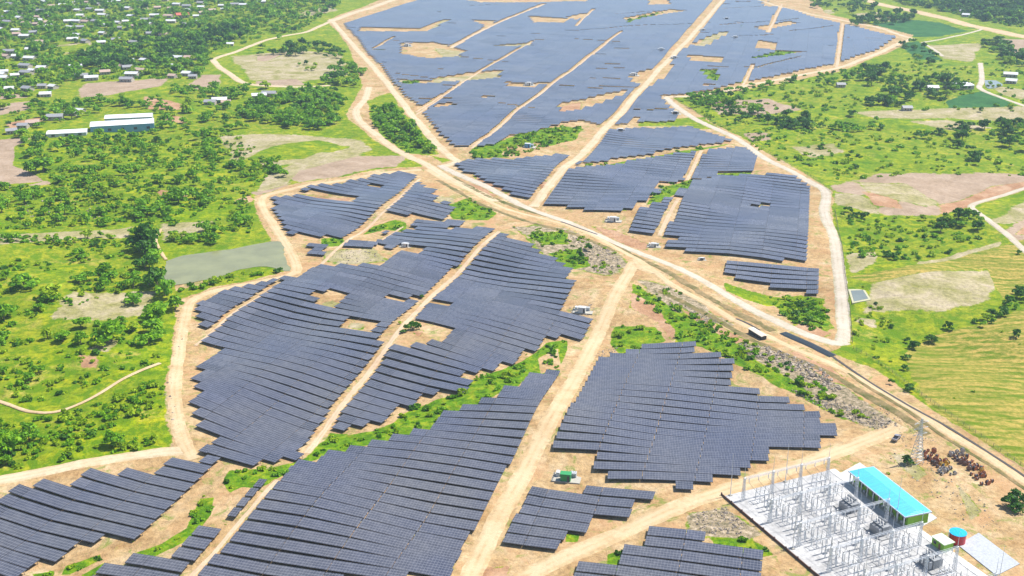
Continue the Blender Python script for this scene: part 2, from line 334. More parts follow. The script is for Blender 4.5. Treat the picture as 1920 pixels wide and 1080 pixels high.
ROADS = [
 ('dirt_road', [(868,1110),(905,1030),(960,925),(1010,830),(1060,740),(1110,650),(1150,560),(1176,515),(1192,487)], 8.5, 'road_a'),
 ('dirt_road', [(1000,388),(1040,335),(1090,290),(1140,235),(1190,180),(1240,125),(1290,75),(1325,35),(1355,0),(1390,-30)], 8.0, 'road_b'),
 ('perimeter_road', [(-60,912),(0,900),(80,885),(200,862),(300,848),(350,846)], 7.0, 'road_b'),
 ('perimeter_road', [(362,862),(342,820),(330,770),(328,715),(337,650),(348,595),(360,563),(410,544),(480,530),(545,515),(556,500),(540,465),(512,420),(492,388),(498,367),(560,351),(640,339),(740,322),(790,318)], 6.5, 'road_a'),
 ('perimeter_road', [(620,36),(645,65),(690,115),(740,175),(790,235),(840,290),(858,303),(830,312)], 8.0, 'road_b'),
 ('perimeter_road', [(692,163),(685,185),(668,213),(700,248),(760,290),(810,315),(880,352),(930,378)], 8.0, 'road_b'),
 ('corridor_road', [(825,310),(870,332),(960,376),(1080,423),(1130,445),(1200,475),(1290,512),(1350,545),(1440,595),(1500,622),(1560,642),(1585,640)], 7.0, 'road_c'),
 ('corridor_road', [(800,318),(870,352),(930,384),(1000,406),(1100,436),(1180,478),(1250,527),(1330,572),(1400,612),(1480,650),(1560,683),(1640,727),(1760,800),(1850,855),(1960,930)], 5.0, 'road_a'),
 ('perimeter_road', [(1248,182),(1290,215),(1350,245),(1400,272),(1460,310),(1520,342),(1548,360),(1546,400),(1562,440),(1572,500),(1578,560),(1582,620),(1580,640)], 7.5, 'road_c'),
 ('perimeter_road', [(1248,182),(1330,177),(1400,160),(1480,145),(1560,130),(1620,110),(1680,84),(1712,72)], 8.0, 'road_b'),
 ('perimeter_road', [(1710,72),(1640,50),(1560,34),(1460,12),(1400,-6)], 8.0, 'road_b'),
 ('substation_road', [(930,1110),(1010,1068),(1120,1018),(1220,973),(1320,932),(1440,893),(1540,858),(1640,820),(1690,798)], 8.5, 'road_a'),
 ('village_road', [(620,40),(580,58),(520,70),(460,90),(408,108),(402,116),(430,138),(470,158),(560,163),(620,160)], 8.0, 'road_b'),
 ('village_road', [(618,40),(700,13),(745,-2),(800,-24)], 14.0, 'road_b'),
 ('country_road', [(1960,345),(1900,360),(1850,375),(1822,386),(1832,398),(1860,418),(1900,450),(1960,500)], 5.0, 'road_c'),
 ('country_road', [(1838,118),(1841,150),(1838,166),(1880,184),(1940,205)], 6.0, 'road_c'),
 ('country_road', [(1728,80),(1790,68),(1850,52)], 5.0, 'road_c'), ('country_road', [(1730,80),(1750,92),(1768,106)], 5.0, 'road_c'),
 ('footpath', [(-30,745),(10,757),(60,773),(110,772),(170,748),(230,712),(300,682)], 2.0, 'road_a'),
 ('footpath', [(302,430),(292,450),(300,470),(312,488)], 2.0, 'road_a'),
 ('site_track', [(1192,487),(1205,500),(1230,512)], 8.0, 'road_a'),
 ('riverbed_road', [(1590,-14),(1640,5),(1700,18),(1760,32),(1830,50),(1960,76)], 22.0, 'road_a'),
]
ROW_W = [(PV(pts), dw * .8 + 1.0) for pts, wd, dw in PATHS]
HOLE_W = [PV(h) for h in HOLES]
THIN = [[(655,53),(800,60)], [(742,78),(850,86)], [(945,57),(1080,59),(1180,50),(1330,44)], [(1350,48),(1500,36)], [(1010,157),(1185,166)], [(745,140),(830,153)], [(1300,125),(1420,128),(1500,108)], [(700,95),(745,97)], [(1330,20),(1440,12)], [(1150,28),(1290,20)],
  [(860,108),(950,118)], [(1375,70),(1450,66)], [(880,12),(1010,8)], [(1080,75),(1160,80)], [(1480,60),(1560,50)], [(1120,120),(1180,124)], [(935,195),(1000,205)], [(1590,72),(1650,74)]]
ROW_W += [(PV(l), 2.6) for l in THIN]
_rr = random.Random(21)
for _ in range(26):
    px_, py_ = _rr.uniform(700, 1600), _rr.uniform(2, 235); x_, y_ = P(px_, py_); a_, b_ = _rr.uniform(6, 22), _rr.uniform(3.3, 6)
    HOLE_W.append(np.array([(x_ + a_ * math.cos(t) * _rr.uniform(.7, 1.2) + b_ * .3 * math.sin(t), y_ + b_ * math.sin(t)) for t in np.linspace(0, 5.7, 9)]))
BLOCK_W = {k: PV(v[2]) for k, v in BLOCKS.items()}

# ------------------------------------------------------------------ ground sheet
def zones():
    Z = []
    def z(i, *polys):
        for p in polys: Z.append((i, p))
    DIRT, LUSH, PLOW, DRY, RED, RUB, TEAL, ROW, GR = 0, 1, 2, 3, 4, 5, 6, 7, 8
    # country left of the site
    z(DRY, [(430,105),(560,95),(640,100),(650,140),(560,155),(470,150)], [(415,255),(560,252),(680,262),(700,280),(620,300),(500,310),(430,300)], [(0,440),(120,435),(250,425),(240,445),(100,450),(0,458)],
      [(130,545),(280,550),(270,590),(200,600),(90,600)], [(300,420),(400,415),(380,435),(310,450)], [(100,85),(165,78),(195,95),(110,102)], [(560,20),(620,12),(640,20),(560,32)], [(240,12),(280,10),(278,18),(240,18)], [(180,640),(220,640),(200,660),(170,655)])
    z(GR, [(100,90),(160,80),(190,92),(110,100)], [(500,275),(600,262),(660,275),(600,295),(450,308)])
    z(PLOW, [(145,165),(160,155),(230,152),(312,146),(300,162),(240,172),(190,180),(150,185)], [(352,160),(380,140),(415,140),(412,162),(358,170)], [(0,195),(60,190),(55,205),(0,215)], [(-30,175),(55,175),(50,183),(-30,188)],
      [(-40,265),(70,255),(28,275),(25,310),(85,340),(-40,350)], [(480,105),(540,100),(500,115),(480,115)], [(480,152),(560,148),(570,160),(480,162)], [(0,355),(90,338),(95,345),(10,350)], [(500,330),(640,290),(760,292),(745,312),(640,330),(560,345)], [(470,360),(560,335),(540,352),(480,372)])
    z(RED, [(270,180),(345,196),(340,206),(275,205)], [(10,232),(80,218),(90,225),(20,245)], [(300,215),(350,220),(345,230),(310,228)], [(290,355),(360,360),(350,368),(300,366)], [(440,375),(470,365),(480,375),(440,388)], [(150,668),(185,668),(180,690),(150,690)])
    z(DRY, [(600,285),(680,290),(640,300),(560,320),(540,345),(480,360),(500,330)])
    # right of the site
    z(GR, [(1700,10),(1990,10),(1990,500),(1700,400)])
    z(DRY, [(1740,85),(1840,80),(1820,115),(1770,110)], [(1600,210),(1700,205),(1930,200),(1930,215),(1760,222),(1640,222)], [(1700,228),(1780,225),(1860,240),(1780,245)], [(1730,215),(1930,210),(1930,225),(1800,222)], [(1500,20),(1560,18),(1570,25),(1500,30)],
      [(1600,25),(1650,22),(1700,32),(1690,42),(1610,36)], [(1860,160),(1930,170),(1930,190),(1880,178)], [(1480,275),(1560,270),(1580,285),(1520,295)], [(1850,415),(1930,370),(1930,420),(1880,420)])
    z(PLOW, [(1860,72),(1935,75),(1935,110),(1900,100)], [(1330,190),(1440,185),(1500,205),(1420,215),(1345,215)], [(1395,250),(1440,248),(1450,262),(1410,265)], [(1440,190),(1480,200),(1470,208),(1440,208)], [(1560,350),(1640,325),(1800,325),(1930,325),(1930,345),(1830,385),(1760,402),(1640,398),(1590,385)], [(1880,440),(1930,400),(1935,460)])
    z(DRY, [(1560,360),(1650,375),(1640,400),(1570,385)], [(1600,340),(1700,345),(1760,380),(1730,385),(1650,370)], [(1640,530),(1720,515),(1850,500),(1890,520),(1850,560),(1760,580),(1690,580),(1620,585)], [(1720,490),(1850,460),(1880,450),(1880,462),(1780,490),(1720,505)], [(1590,480),(1640,472),(1640,490),(1600,510)], [(1600,595),(1640,600),(1640,625),(1605,620)], [(1640,640),(1680,640),(1675,700),(1640,690)])
    z(RED, [(1620,360),(1680,375),(1690,390),(1640,385)], [(1760,385),(1860,350),(1930,340),(1930,352),(1830,385),(1770,402)], [(1905,440),(1935,410),(1935,440)])
    z(TEAL, [(1640,45),(1700,35),(1760,42),(1815,58),(1760,68),(1720,70),(1660,62)], [(1780,190),(1840,170),(1905,198),(1780,202)], [(1680,80),(1720,78),(1765,112),(1720,112)])
    z(ROW, [(1690,660),(1760,630),(1860,600),(1950,570),(1990,1000),(1800,820),(1730,760)], [(1590,520),(1700,500),(1880,460),(1960,440),(1960,520),(1880,560),(1850,505),(1700,515),(1640,530)])
    z(GR, [(1600,600),(1700,640),(1690,730),(1600,690)])
    # the site itself
    z(DIRT, [(-80,925),(-60,900),(120,872),(250,852),(318,838),(308,790),(305,730),(322,640),(338,560),(400,538),(470,525),(535,508),(510,450),(480,400),(475,368),(540,346),(640,332),(745,314),(795,312),(740,285),(690,255),(650,215),(680,160),(650,80),(612,38),(700,5),(800,-40),(1480,-40),(1550,25),(1712,66),(1690,88),(1570,135),(1400,168),(1262,184),(1330,225),(1410,268),(1525,336),(1562,360),(1560,420),(1585,520),(1597,640),(1560,660),(1640,690),(1760,775),(1900,865),(2010,950),(2080,1200),(-80,1200)])
    z(GR, [(690,190),(730,175),(790,245),(825,290),(790,292),(740,262),(700,235)], [(800,290),(850,300),(830,306)])
    z(LUSH, [(695,205),(740,205),(780,245),(820,288),(770,288),(710,250)])
    z(GR, [(968,430),(1010,420),(1090,450),(1130,490),(1120,510),(1070,500),(1000,465)])
    z(RUB, [(960,425),(1060,428),(1150,470),(1175,495),(1140,515),(1080,500),(1020,475)])
    z(LUSH, [(985,440),(1065,432),(1066,458),(1020,460)], [(1030,475),(1090,466),(1102,498),(1075,502)], [(845,385),(880,372),(900,380),(930,400),(915,412),(850,410)], [(700,425),(740,412),(760,418),(762,435),(720,430),(680,440)], [(605,448),(640,445),(655,460),(610,462)])
    z(DRY, [(610,472),(700,466),(720,490),(640,498),(605,488)], [(820,368),(850,372),(850,382),(815,378)])
    # ravine
    z(LUSH, [(1060,640),(1030,645),(1008,662),(985,675),(940,695),(882,712),(872,738),(820,750),(770,768),(730,795),(700,808),(655,816),(620,812),(575,858),(550,868),(500,880),(430,882),(415,905),(430,925),(455,912),(484,917),(530,893),(592,862),(605,854),(692,833),(722,829),(800,808),(835,775),(870,768),(940,735),(970,723),(982,708),(1042,696),(1052,672)])
    z(LUSH, [(375,935),(402,932),(395,965),(370,1000),(340,1020),(290,1045),(250,1055),(255,1035),(300,1020),(350,990)], [(120,1060),(195,1035),(190,1050),(130,1080),(110,1080)], [(60,1075),(110,1065),(100,1100),(50,1100)], [(150,1078),(200,1052),(190,1068),(160,1095)])
    z(DIRT, [(640,820),(700,800),(720,785),(750,770),(760,772),(720,800)], [(1010,672),(1045,655),(1050,690),(1015,700)])
    # green tongues on the right
    z(LUSH, [(1185,530),(1210,548),(1240,560),(1280,575),(1330,600),(1370,625),(1420,655),(1500,690),(1560,740),(1590,770),(1560,775),(1500,740),(1440,715),(1380,685),(1320,650),(1270,640),(1230,590),(1190,570)])
    z(LUSH, [(1150,612),(1230,612),(1250,640),(1200,650),(1210,660),(1160,662),(1145,640)])
    z(RUB, [(1195,525),(1290,545),(1380,610),(1330,610),(1260,585)], [(1380,645),(1440,650),(1540,690),(1640,770),(1690,800),(1640,805),(1560,775),(1500,720),(1420,680)])
    z(GR, [(1440,558),(1500,555),(1545,560),(1562,615),(1530,625),(1475,600)], [(1350,490),(1360,530),(1440,555),(1500,562),(1440,575),(1360,545)])
    z(LUSH, [(1470,565),(1535,562),(1555,610),(1520,622),(1480,595)])
    z(RED, [(1250,560),(1340,605),(1400,640),(1380,645),(1300,600)], [(1480,655),(1560,690),(1600,725),(1560,715),(1500,680)], [(830,330),(900,350),(940,372),(880,360)])
    z(DIRT, [(325,528),(400,515),(400,530),(330,545)])
    z(LUSH, [(1210,385),(1240,350),(1300,336),(1305,345),(1275,362),(1235,380)], [(1130,382),(1170,380),(1175,395),(1130,395)], [(1345,325),(1408,322),(1405,330),(1345,332)], [(1065,318),(1180,300),(1300,280),(1372,269),(1300,285),(1180,305),(1080,322)])
    z(LUSH, [(880,280),(940,262),(975,250),(1020,242),(1060,238),(1095,242),(1085,262),(1040,270),(960,295),(890,298)])
    z(DIRT, [(950,275),(1010,265),(1060,285),(980,300),(940,290)])
    z(GR, [(1200,222),(1320,220),(1350,240),(1200,236)], [(1395,155),(1330,150),(1325,130),(1350,132)])
    z(LUSH, [(1310,130),(1350,132),(1345,155),(1325,150)], [(1415,95),(1500,97),(1430,110),(1400,112)], [(1160,40),(1230,25),(1250,22),(1200,36),(1180,46)], [(1380,50),(1430,40),(1400,58)], [(1420,70),(1450,68),(1445,78)], [(740,152),(790,150),(785,160),(750,160)], [(700,93),(722,93),(720,99),(700,100)], [(1340,1012),(1400,1008),(1450,1040),(1400,1048),(1345,1025)], [(1140,1040),(1168,1032),(1160,1072),(1140,1070)], [(1065,1003),(1085,1003),(1080,1015),(1062,1015)], [(1200,1030),(1212,1020),(1210,1035)])
    z(DRY, [(830,38),(850,38),(830,58),(800,60)], [(810,88),(880,98),(860,108),(830,108)], [(810,148),(950,132),(935,148),(810,158)], [(885,85),(1010,82),(1010,90)], [(1340,60),(1370,60),(1320,88),(1300,88)], [(730,150),(760,150),(755,165)], [(600,568),(625,563),(638,572),(610,577)], [(655,604),(688,606),(680,619),(652,614)])
    z(RED, [(1050,200),(1090,190),(1085,208),(1048,212)], [(1180,545),(1230,570),(1270,620),(1262,640),(1225,600),(1180,575)], [(1110,425),(1150,430),(1220,460),(1210,470),(1160,455)], [(1010,345),(1040,335),(1020,375)], [(1380,490),(1420,500),(1400,505)], [(880,322),(960,350),(950,362),(900,345)], [(1500,600),(1556,625),(1545,635),(1480,625)], [(775,622),(792,620),(786,630)], [(905,1065),(960,1060),(950,1085),(900,1085)], [(560,362),(660,372),(655,378),(560,370)])
    z(RUB, [(1300,965),(1360,950),(1420,1000),(1400,1010),(1300,1000)])
    z(DRY, [(1660,850),(1700,848),(1740,890),(1720,905)], [(1790,900),(1840,960),(1820,975)])
    return Z
def build_ground():
    yy = np.concatenate([np.linspace(1260, 1080, 40)[:-1], np.linspace(1080, 400, 330)[:-1], np.linspace(400, 0, 270)[:-1], np.linspace(0, -70, 30)])
    up = 540 - yy; dep = HC * (F * cT + up * sT) / (F * sT - up * cT)
    dep = np.concatenate([[-4000, -1200, -300, 0, 100, 180], dep, [3300, 4200, 5600, 8000, 12000]])
    u = np.concatenate([[-2.2, -1.3, -.8], np.linspace(-.6, .6, 560), [.8, 1.3, 2.2]])
    D, U = np.meshgrid(dep, u, indexing='ij'); X = U * (np.maximum(D, 230) * .93 + 30); Y = D
    Zh = hgt(X, Y); nr, nc = X.shape
    W = np.zeros((9, nr, nc)); W[8] = 1
    jit = (fbm(X, Y, 14, 3) - .5) * 7 + (fbm(X, Y, 55, 5) - .5) * 10
    for zi, poly in zones():
        pw = PV(poly); x0, y0 = pw.min(0) - 25; x1, y1 = pw.max(0) + 25
        msk = (X > x0) & (X < x1) & (Y > y0) & (Y < y1)
        if not msk.any(): continue
        sc = np.clip(np.sqrt(abs(sdist(pw[:, 0].mean(), pw[:, 1].mean(), pw))) / 5, .15, 1.)
        dd = sdist(X[msk], Y[msk], pw) + jit[msk] * sc * (0.35 if zi == 0 else 1)
        mm = np.clip(dd / ((9.0 if zi in (2, 3, 4, 5) else 3.) * sc + .5) + .5, 0, 1)
        W[:, msk] *= (1 - mm); W[zi][msk] += mm
    i = np.arange(nr - 1)[:, None] * nc + np.arange(nc - 1)[None]
    Q = np.stack([i, i + 1, i + nc + 1, i + nc], -1).reshape(-1, 4)
    me = mesh_arrays('ground', np.stack([X, Y, Zh], -1).reshape(-1, 3), Q, ground_material(), smooth=True)
    for nm, ids in (('zoneA', (0, 1, 2, 3)), ('zoneB', (4, 5, 6, 7))):
        a = me.color_attributes.new(nm, 'FLOAT_COLOR', 'POINT')
        a.data.foreach_set('color', np.stack([W[k].ravel() for k in ids], -1).astype(np.float32).ravel())
    o = link(bpy.data.objects.new('ground', me)); tag(o, kind='structure')
build_ground()

# ------------------------------------------------------------------ ribbons: roads, lanes, canal
def resample(line, step):
    out = []
    for k in range(len(line) - 1):          # Catmull-Rom
        p0 = line[max(k - 1, 0)]; p1 = line[k]; p2 = line[k + 1]; p3 = line[min(k + 2, len(line) - 1)]
        n = max(2, int(np.linalg.norm(p2 - p1) / step))
        for i in range(n):
            t = i / n
            out.append(.5 * ((2 * p1) + (-p0 + p2) * t + (2 * p0 - 5 * p1 + 4 * p2 - p3) * t * t + (-p0 + 3 * p1 - 3 * p2 + p3) * t ** 3))
    out.append(line[-1]); return np.array(out)
def ribbon(name, line, width, mat, z=.06, jit=.18, kind='structure', step=2.2):
    c = resample(line, step); tg = np.gradient(c, axis=0); tg /= np.linalg.norm(tg, axis=1)[:, None] + 1e-9
    nr = np.stack([tg[:, 1], -tg[:, 0]], 1); n = len(c); k = 7
    lw = width / 2 * (1 + jit * 2 * (fbm(c[:, 0], c[:, 1], 9, 4) - .5) + jit * (vnoise(c[:, 0], c[:, 1], 2.5, 6) - .5))
    rw = width / 2 * (1 + jit * 2 * (fbm(c[:, 0], c[:, 1], 9, 14) - .5) + jit * (vnoise(c[:, 0], c[:, 1], 2.5, 16) - .5))
    V = []; UV = []; acc = np.concatenate([[0], np.cumsum(np.linalg.norm(np.diff(c, axis=0), axis=1))])
    for j in range(k):
        s = j / (k - 1) * 2 - 1; off = np.where(s < 0, s * lw, s * rw); p = c + nr * off[:, None]
        edge = .0 if abs(s) < .99 else -.22
        V.append(np.column_stack([p, hgt(p[:, 0], p[:, 1]) + z + edge])); UV.append(np.column_stack([np.full(n, j / (k - 1)), acc]))
    V = np.stack(V, 1).reshape(-1, 3); UV = np.stack(UV, 1).reshape(-1, 2)
    i = np.arange(n - 1)[:, None] * k + np.arange(k - 1)[None]
    Q = np.stack([i, i + k, i + k + 1, i + 1], -1).reshape(-1, 4)[:, ::-1]
    me = mesh_arrays(name, V, Q, mat, UV, smooth=True)
    o = link(bpy.data.objects.new(name, me)); tag(o, kind=kind); return o
RM = {'road_a': soil_material('road_sand', (.38, .25, .12), (.46, .335, .185), (.54, .415, .26)),
      'road_b': soil_material('road_pale', (.40, .29, .16), (.47, .365, .225), (.54, .445, .31)),
      'road_c': soil_material('road_grey', (.36, .30, .21), (.43, .37, .28), (.50, .44, .36), True, .25),
      'lane': soil_material('lane_soil', (.36, .24, .14), (.45, .32, .205), (.53, .41, .28), True, .6)}
ROAD_W = []
zoff = .10
for nm, pts, wd, mt in ROADS:
    ln = PV(pts); ROAD_W.append((ln, wd)); ribbon(nm, ln, wd, RM[mt], zoff + (.25 if nm == 'footpath' else 0), step=2.0 if pts[0][1] > 300 else 4.0); zoff += .006
for pts, _, dw in PATHS:
    ribbon('maintenance_lane', PV(pts), dw * .8, RM['lane'], .07, .25); 
def water_material(name, col, rough=.12):
    m, t, b = newmat(name); L = t.links.new
    geo = t.nodes.new('ShaderNodeNewGeometry')
    c = ramp(t, noise(t, .06, 4, .6, geo.outputs['Position']), [(.35, tuple(v * .85 for v in col)), (.65, tuple(v * 1.15 for v in col))])
    L(c, b.inputs['Base Color']); b.inputs['Roughness'].default_value = rough
    b.inputs['Specular IOR Level'].default_value = .3 if rough > .2 else .6
    bp = t.nodes.new('ShaderNodeBump'); bp.inputs['Strength'].default_value = .15; bp.inputs['Distance'].default_value = .1
    L(noise(t, 1.2, 3, .6, geo.outputs['Position']), bp.inputs['Height']); L(bp.outputs[0], b.inputs['Normal']); return m
def sheet(name, pts, mat, dz, jit=0., zmean=False, kind='structure', thick=.4):
    w_ = PV(pts) if not isinstance(pts, np.ndarray) else pts
    loop = resample(np.vstack([w_, w_[:1]]), 3.)[:-1] if jit else w_
    if jit:
        c0 = loop.mean(0); loop = c0 + (loop - c0) * (1 + jit * (fbm(loop[:, 0], loop[:, 1], 8, 3)[:, None] - .5))
    zz = hgt(loop[:, 0], loop[:, 1]); zt = np.full(len(loop), (zz.mean() if zmean else 0)) if zmean else zz
    n = len(loop); vs = [(x, y, z + dz) for (x, y), z in zip(loop, zt)] + [(x, y, z + dz - thick) for (x, y), z in zip(loop, zt)]
    me = bpy.data.meshes.new(name)
    a = sum(loop[i][0] * loop[(i + 1) % n][1] - loop[(i + 1) % n][0] * loop[i][1] for i in range(n))
    top = list(range(n)) if a > 0 else list(range(n))[::-1]
    me.from_pydata(vs, [], [top] + [(i, i + n, (i + 1) % n + n, (i + 1) % n) for i in range(n)])
    me.materials.append(mat); me.update()
    return tag(link(bpy.data.objects.new(name, me)), kind=kind)
murk = water_material('murky_water', (.215, .215, .09), .19)
sheet('pond', [(310,492),(345,480),(440,466),(520,453),(532,480),(540,508),(500,500),(450,506),(400,522),(320,535),(308,512)], murk, .18, .13, True, thick=.6)
grey_water = water_material('grey_water', (.16, .18, .15), .15)
sheet('concrete_basin_rim', [(1590,543),(1621,541),(1633,563),(1598,571)], simple('pond_rim', (.40, .38, .24)), .30, .0, True, thick=.8)
sheet('small_pond', [(1595,546),(1618,544),(1628,561),(1601,567)], grey_water, .34, .0, True, thick=.3)
sheet('small_pond', [(1846,148),(1858,146),(1880,160),(1852,166)], grey_water, .15, .03, True, thick=.6)
verge = soil_material('verge_scrub', (.07, .09, .02), (.17, .14, .06), (.30, .21, .11), False)
ribbon('verge', PV([(850,333),(900,361),(960,385),(1050,412),(1110,437),(1150,457),(1205,487),(1290,534),(1360,575),(1450,621)]), 5.0, verge, .13, .6)
ribbon('verge', PV([(820,338),(880,372),(940,398),(1000,418),(1100,448),(1150,470)]), 4.4, verge, .13, .6)
ribbon('verge', PV([(1240,545),(1330,592),(1400,632),(1480,668),(1560,702),(1640,750),(1740,815)]), 4.4, verge, .13, .6)
ribbon('verge', PV([(1590,700),(1660,745),(1760,812),(1850,868),(1940,930)]), 2.2, verge, .15, .5)
dark_water = water_material('canal_water', (.02, .025, .025), .3)
ribbon('canal', PV([(1468,624),(1490,634),(1515,645),(1540,657),(1562,668)]), 5.0, dark_water, .22, .1)
drain = simple('drain_dark', (.045, .04, .035), .8)  # plain dark colour for the ditch ribbons
ribbon('drainage_ditch', PV([(1560,668),(1606,700),(1660,735),(1720,770),(1800,815),(1880,866),(1960,920)]), 1.6, drain, .2, .2)
ribbon('drainage_ditch', PV([(1052,416),(1085,428),(1120,440)]), 1.8, drain, .22, .2)
ribbon('drainage_ditch', PV([(1380,598),(1400,606),(1425,620)]), 1.6, drain, .22, .2)

# ------------------------------------------------------------------ solar tables
PITCH = 6.1; DEPTH = 4.96; CELL = 6.12; TILT = R(3.2); ZC = 1.45
solar = panel_material(); steel = simple('shade_dark_steel', (.10, .10, .11), .6, .3); edge_m = simple('module_edge', (.06, .06, .07), .5)  # frame steel coloured dark to carry the shade line under the tables
def table_meshes(nmod):
    L_ = nmod * 1.02 - .14; hx = L_ / 2; hy = DEPTH / 2
    V = [(-hx, -hy, .03), (hx, -hy, .03), (hx, hy, .03), (-hx, hy, .03), (-hx, -hy, -.05), (hx, -hy, -.05), (hx, hy, -.05), (-hx, hy, -.05)]
    Q = [(0, 1, 2, 3), (4, 7, 6, 5), (0, 4, 5, 1), (1, 5, 6, 2), (2, 6, 7, 3), (3, 7, 4, 0)]
    UV = [(x + 50 * 1.02 * 0, y + hy) for x, y, z in V]
    d = mesh_arrays('panel_deck', V, Q, [solar, edge_m], UV, matidx=[0, 1, 1, 1, 1, 1])
    b = MB()
    b.box(-hx + .1, hx - .1, -hy + .15, -hy + .30, -.30, -.055); b.box(-hx + .1, hx - .1, hy - .45, hy - .30, -.30, -.055); b.box(-hx + .1, hx - .1, -.08, .08, -.25, -.055)  # front rail put in dark to blacken the shaded gap below the near edge
    k = max(2, int(L_ / 3.6) + 1)
    for i in range(k):
        x = -hx + .5 + (L_ - 1) * i / (k - 1)
        b.box(x - .06, x + .06, -hy + .8, -hy + .92, -2.0, -.30); b.box(x - .06, x + .06, hy - 1.0, hy - .88, -2.1, -.30)
        b.box(x - .05, x + .05, -hy + .35, hy - .5, -.33, -.255 )
    return d, b.mesh('support_frame', steel)
TM = {}
road_all = [(l, w_ / 2 + 1.4) for l, w_ in ROAD_W]
tables = []   # block, row idx, x, y, az, slope, ncell
for key, (bname, slope, px) in BLOCKS.items():
    poly = BLOCK_W[key]; pxa = np.array(px, float); cx, cy = pxa.mean(0)
    a = np.array(P(cx - 30, cy - 30 * slope)); b_ = np.array(P(cx + 30, cy + 30 * slope)); e = (b_ - a) / np.linalg.norm(b_ - a); nn = np.array([-e[1], e[0]])
    # lanes run along the same azimuth everywhere: shear rows so cell columns follow them
    o = poly.mean(0); lu = (poly - o) @ e; lv = (poly - o) @ nn
    g = np.array([math.sin(R(14.6)), math.cos(R(14.6))]); sh = (g @ e) / (g @ nn)
    vmin, vmax = lv.min(), lv.max(); nr = int((vmax - vmin) / PITCH) + 1
    rows = np.arange(nr) * PITCH + vmin + PITCH / 2
    ku = int((lu.max() - lu.min() + abs(sh) * (vmax - vmin)) / CELL) + 8
    us = (np.arange(ku) - ku // 2) * CELL
    Vv, Uu = np.meshgrid(rows, us, indexing='ij'); UU = Uu + sh * Vv
    X = o[0] + UU * e[0] + Vv * nn[0]; Y = o[1] + UU * e[1] + Vv * nn[1]
    ok = sdist(X, Y, poly) > .6
    for h_ in HOLE_W: ok &= sdist(X, Y, h_) < 1.0
    az = math.atan2(e[1], e[0]); sub = 6
    okm = np.repeat(ok, sub, axis=1); off = np.tile((np.arange(sub) - 2.5) * 1.02, ku)
    XM = np.repeat(X, sub, axis=1) + off * e[0]; YM = np.repeat(Y, sub, axis=1) + off * e[1]
    for l, wd in ROW_W: okm &= ldist(XM, YM, l) > wd / 2 + .5
    for l, wd in road_all: okm &= ldist(XM, YM, l) > wd
    km = ku * sub
    for r in range(nr):
        c = 0
        while c < km:
            if okm[r, c]:
                n = 1
                while c + n < km and okm[r, c + n] and n < 18 and (c + n) % 18 != 0: n += 1
                if n >= 3:
                    x = XM[r, c:c + n].mean(); y = YM[r, c:c + n].mean(); L_ = n * .51
                    z0 = float(hgt(x - e[0] * L_, y - e[1] * L_)); z1 = float(hgt(x + e[0] * L_, y + e[1] * L_))
                    tables.append([key, r, x, y, az, math.atan2(z1 - z0, 2 * L_), n, (z0 + z1) / 2])
                c += n
            else: c += 1
T = np.array([(t[2], t[3], t[7]) for t in tables]); pxx, pyy = PJ(T[:, 0], T[:, 1], T[:, 2] + 1)
vis = (pxx > -8) & (pxx < 1928) & (pyy > -2) & (pyy < 1083)
dist = np.hypot(T[:, 0], T[:, 1]) / np.array([math.sqrt(t[6] / 6) for t in tables])
order = np.argsort(np.where(vis, dist, 1e9))[:300]; chosen = set(order.tolist())
rowlist = {}
for i, t in enumerate(tables):
    if vis[i]: rowlist.setdefault(t[0], {}).setdefault(t[1], []).append((pxx[i], i))
lab = {}
for k, rws in rowlist.items():
    for ri, r in enumerate(sorted(rws)):
        for ci, (_, i) in enumerate(sorted(rws[r])): lab[i] = (ri + 1, ci + 1)
stuff = [i for i in range(len(tables)) if i not in chosen]
def place_table(i):
    key, r, x, y, az, sl, n, z = tables[i]; ri, ci = lab[i]; 
    if n not in TM: TM[n] = table_meshes(n)
    d, f = TM[n]; size = 'short' if n < 9 else 'medium' if n < 18 else 'long'
    o = bpy.data.objects.new('solar_table', None); COL.objects.link(o); o.empty_display_size = .5
    o.location = (x, y, z); o.rotation_euler = (0, 0, az)
    tag(o, f'{size} solar table, {ordn(ci)} from left, {ordn(ri)} row from front, in {BLOCKS[key][0]}', 'solar table', 'solar tables in the near panel fields')
    for nm, me in (('panel_deck', d), ('support_frame', f)):
        c = bpy.data.objects.new(nm, me); COL.objects.link(c); c.parent = o
        c.location = (0, 0, ZC); c.rotation_euler = (TILT, -sl, 0)
for i in order: place_table(int(i))
def far_tables(idx):
    VV, QQ, UV, MI = [], [], [], []
    o = 0
    for i in idx:
        key, r, x, y, az, sl, n, z = tables[i]; hx = (n * 1.02 - .12) / 2; hy = DEPTH / 2
        ca, sa = math.cos(az), math.sin(az)
        for zz in (.03, -.18):
            for sx, sy in ((-1, -1), (1, -1), (1, 1), (-1, 1)):
                lx, ly = sx * hx, sy * hy
                VV.append((x + lx * ca - ly * sa, y + lx * sa + ly * ca, z + ZC + zz + lx * math.tan(sl) + ly * math.tan(TILT))); UV.append((lx + hx, ly + hy))
        QQ += [(o, o + 1, o + 2, o + 3), (o + 4, o + 7, o + 6, o + 5), (o, o + 4, o + 5, o + 1), (o + 1, o + 5, o + 6, o + 2), (o + 2, o + 6, o + 7, o + 3), (o + 3, o + 7, o + 4, o)]
        MI += [0, 1, 1, 1, 1, 1]; o += 8
    me = mesh_arrays('distant_solar_tables', VV, QQ, [solar, edge_m], UV, matidx=MI)
    tag(link(bpy.data.objects.new('distant_solar_tables', me)), 'blue-grey solar panel tables in long rows filling the farther fields', 'solar tables', kind='stuff')
far_tables(stuff)
print('TABLES', len(tables), 'visible', int(vis.sum()))

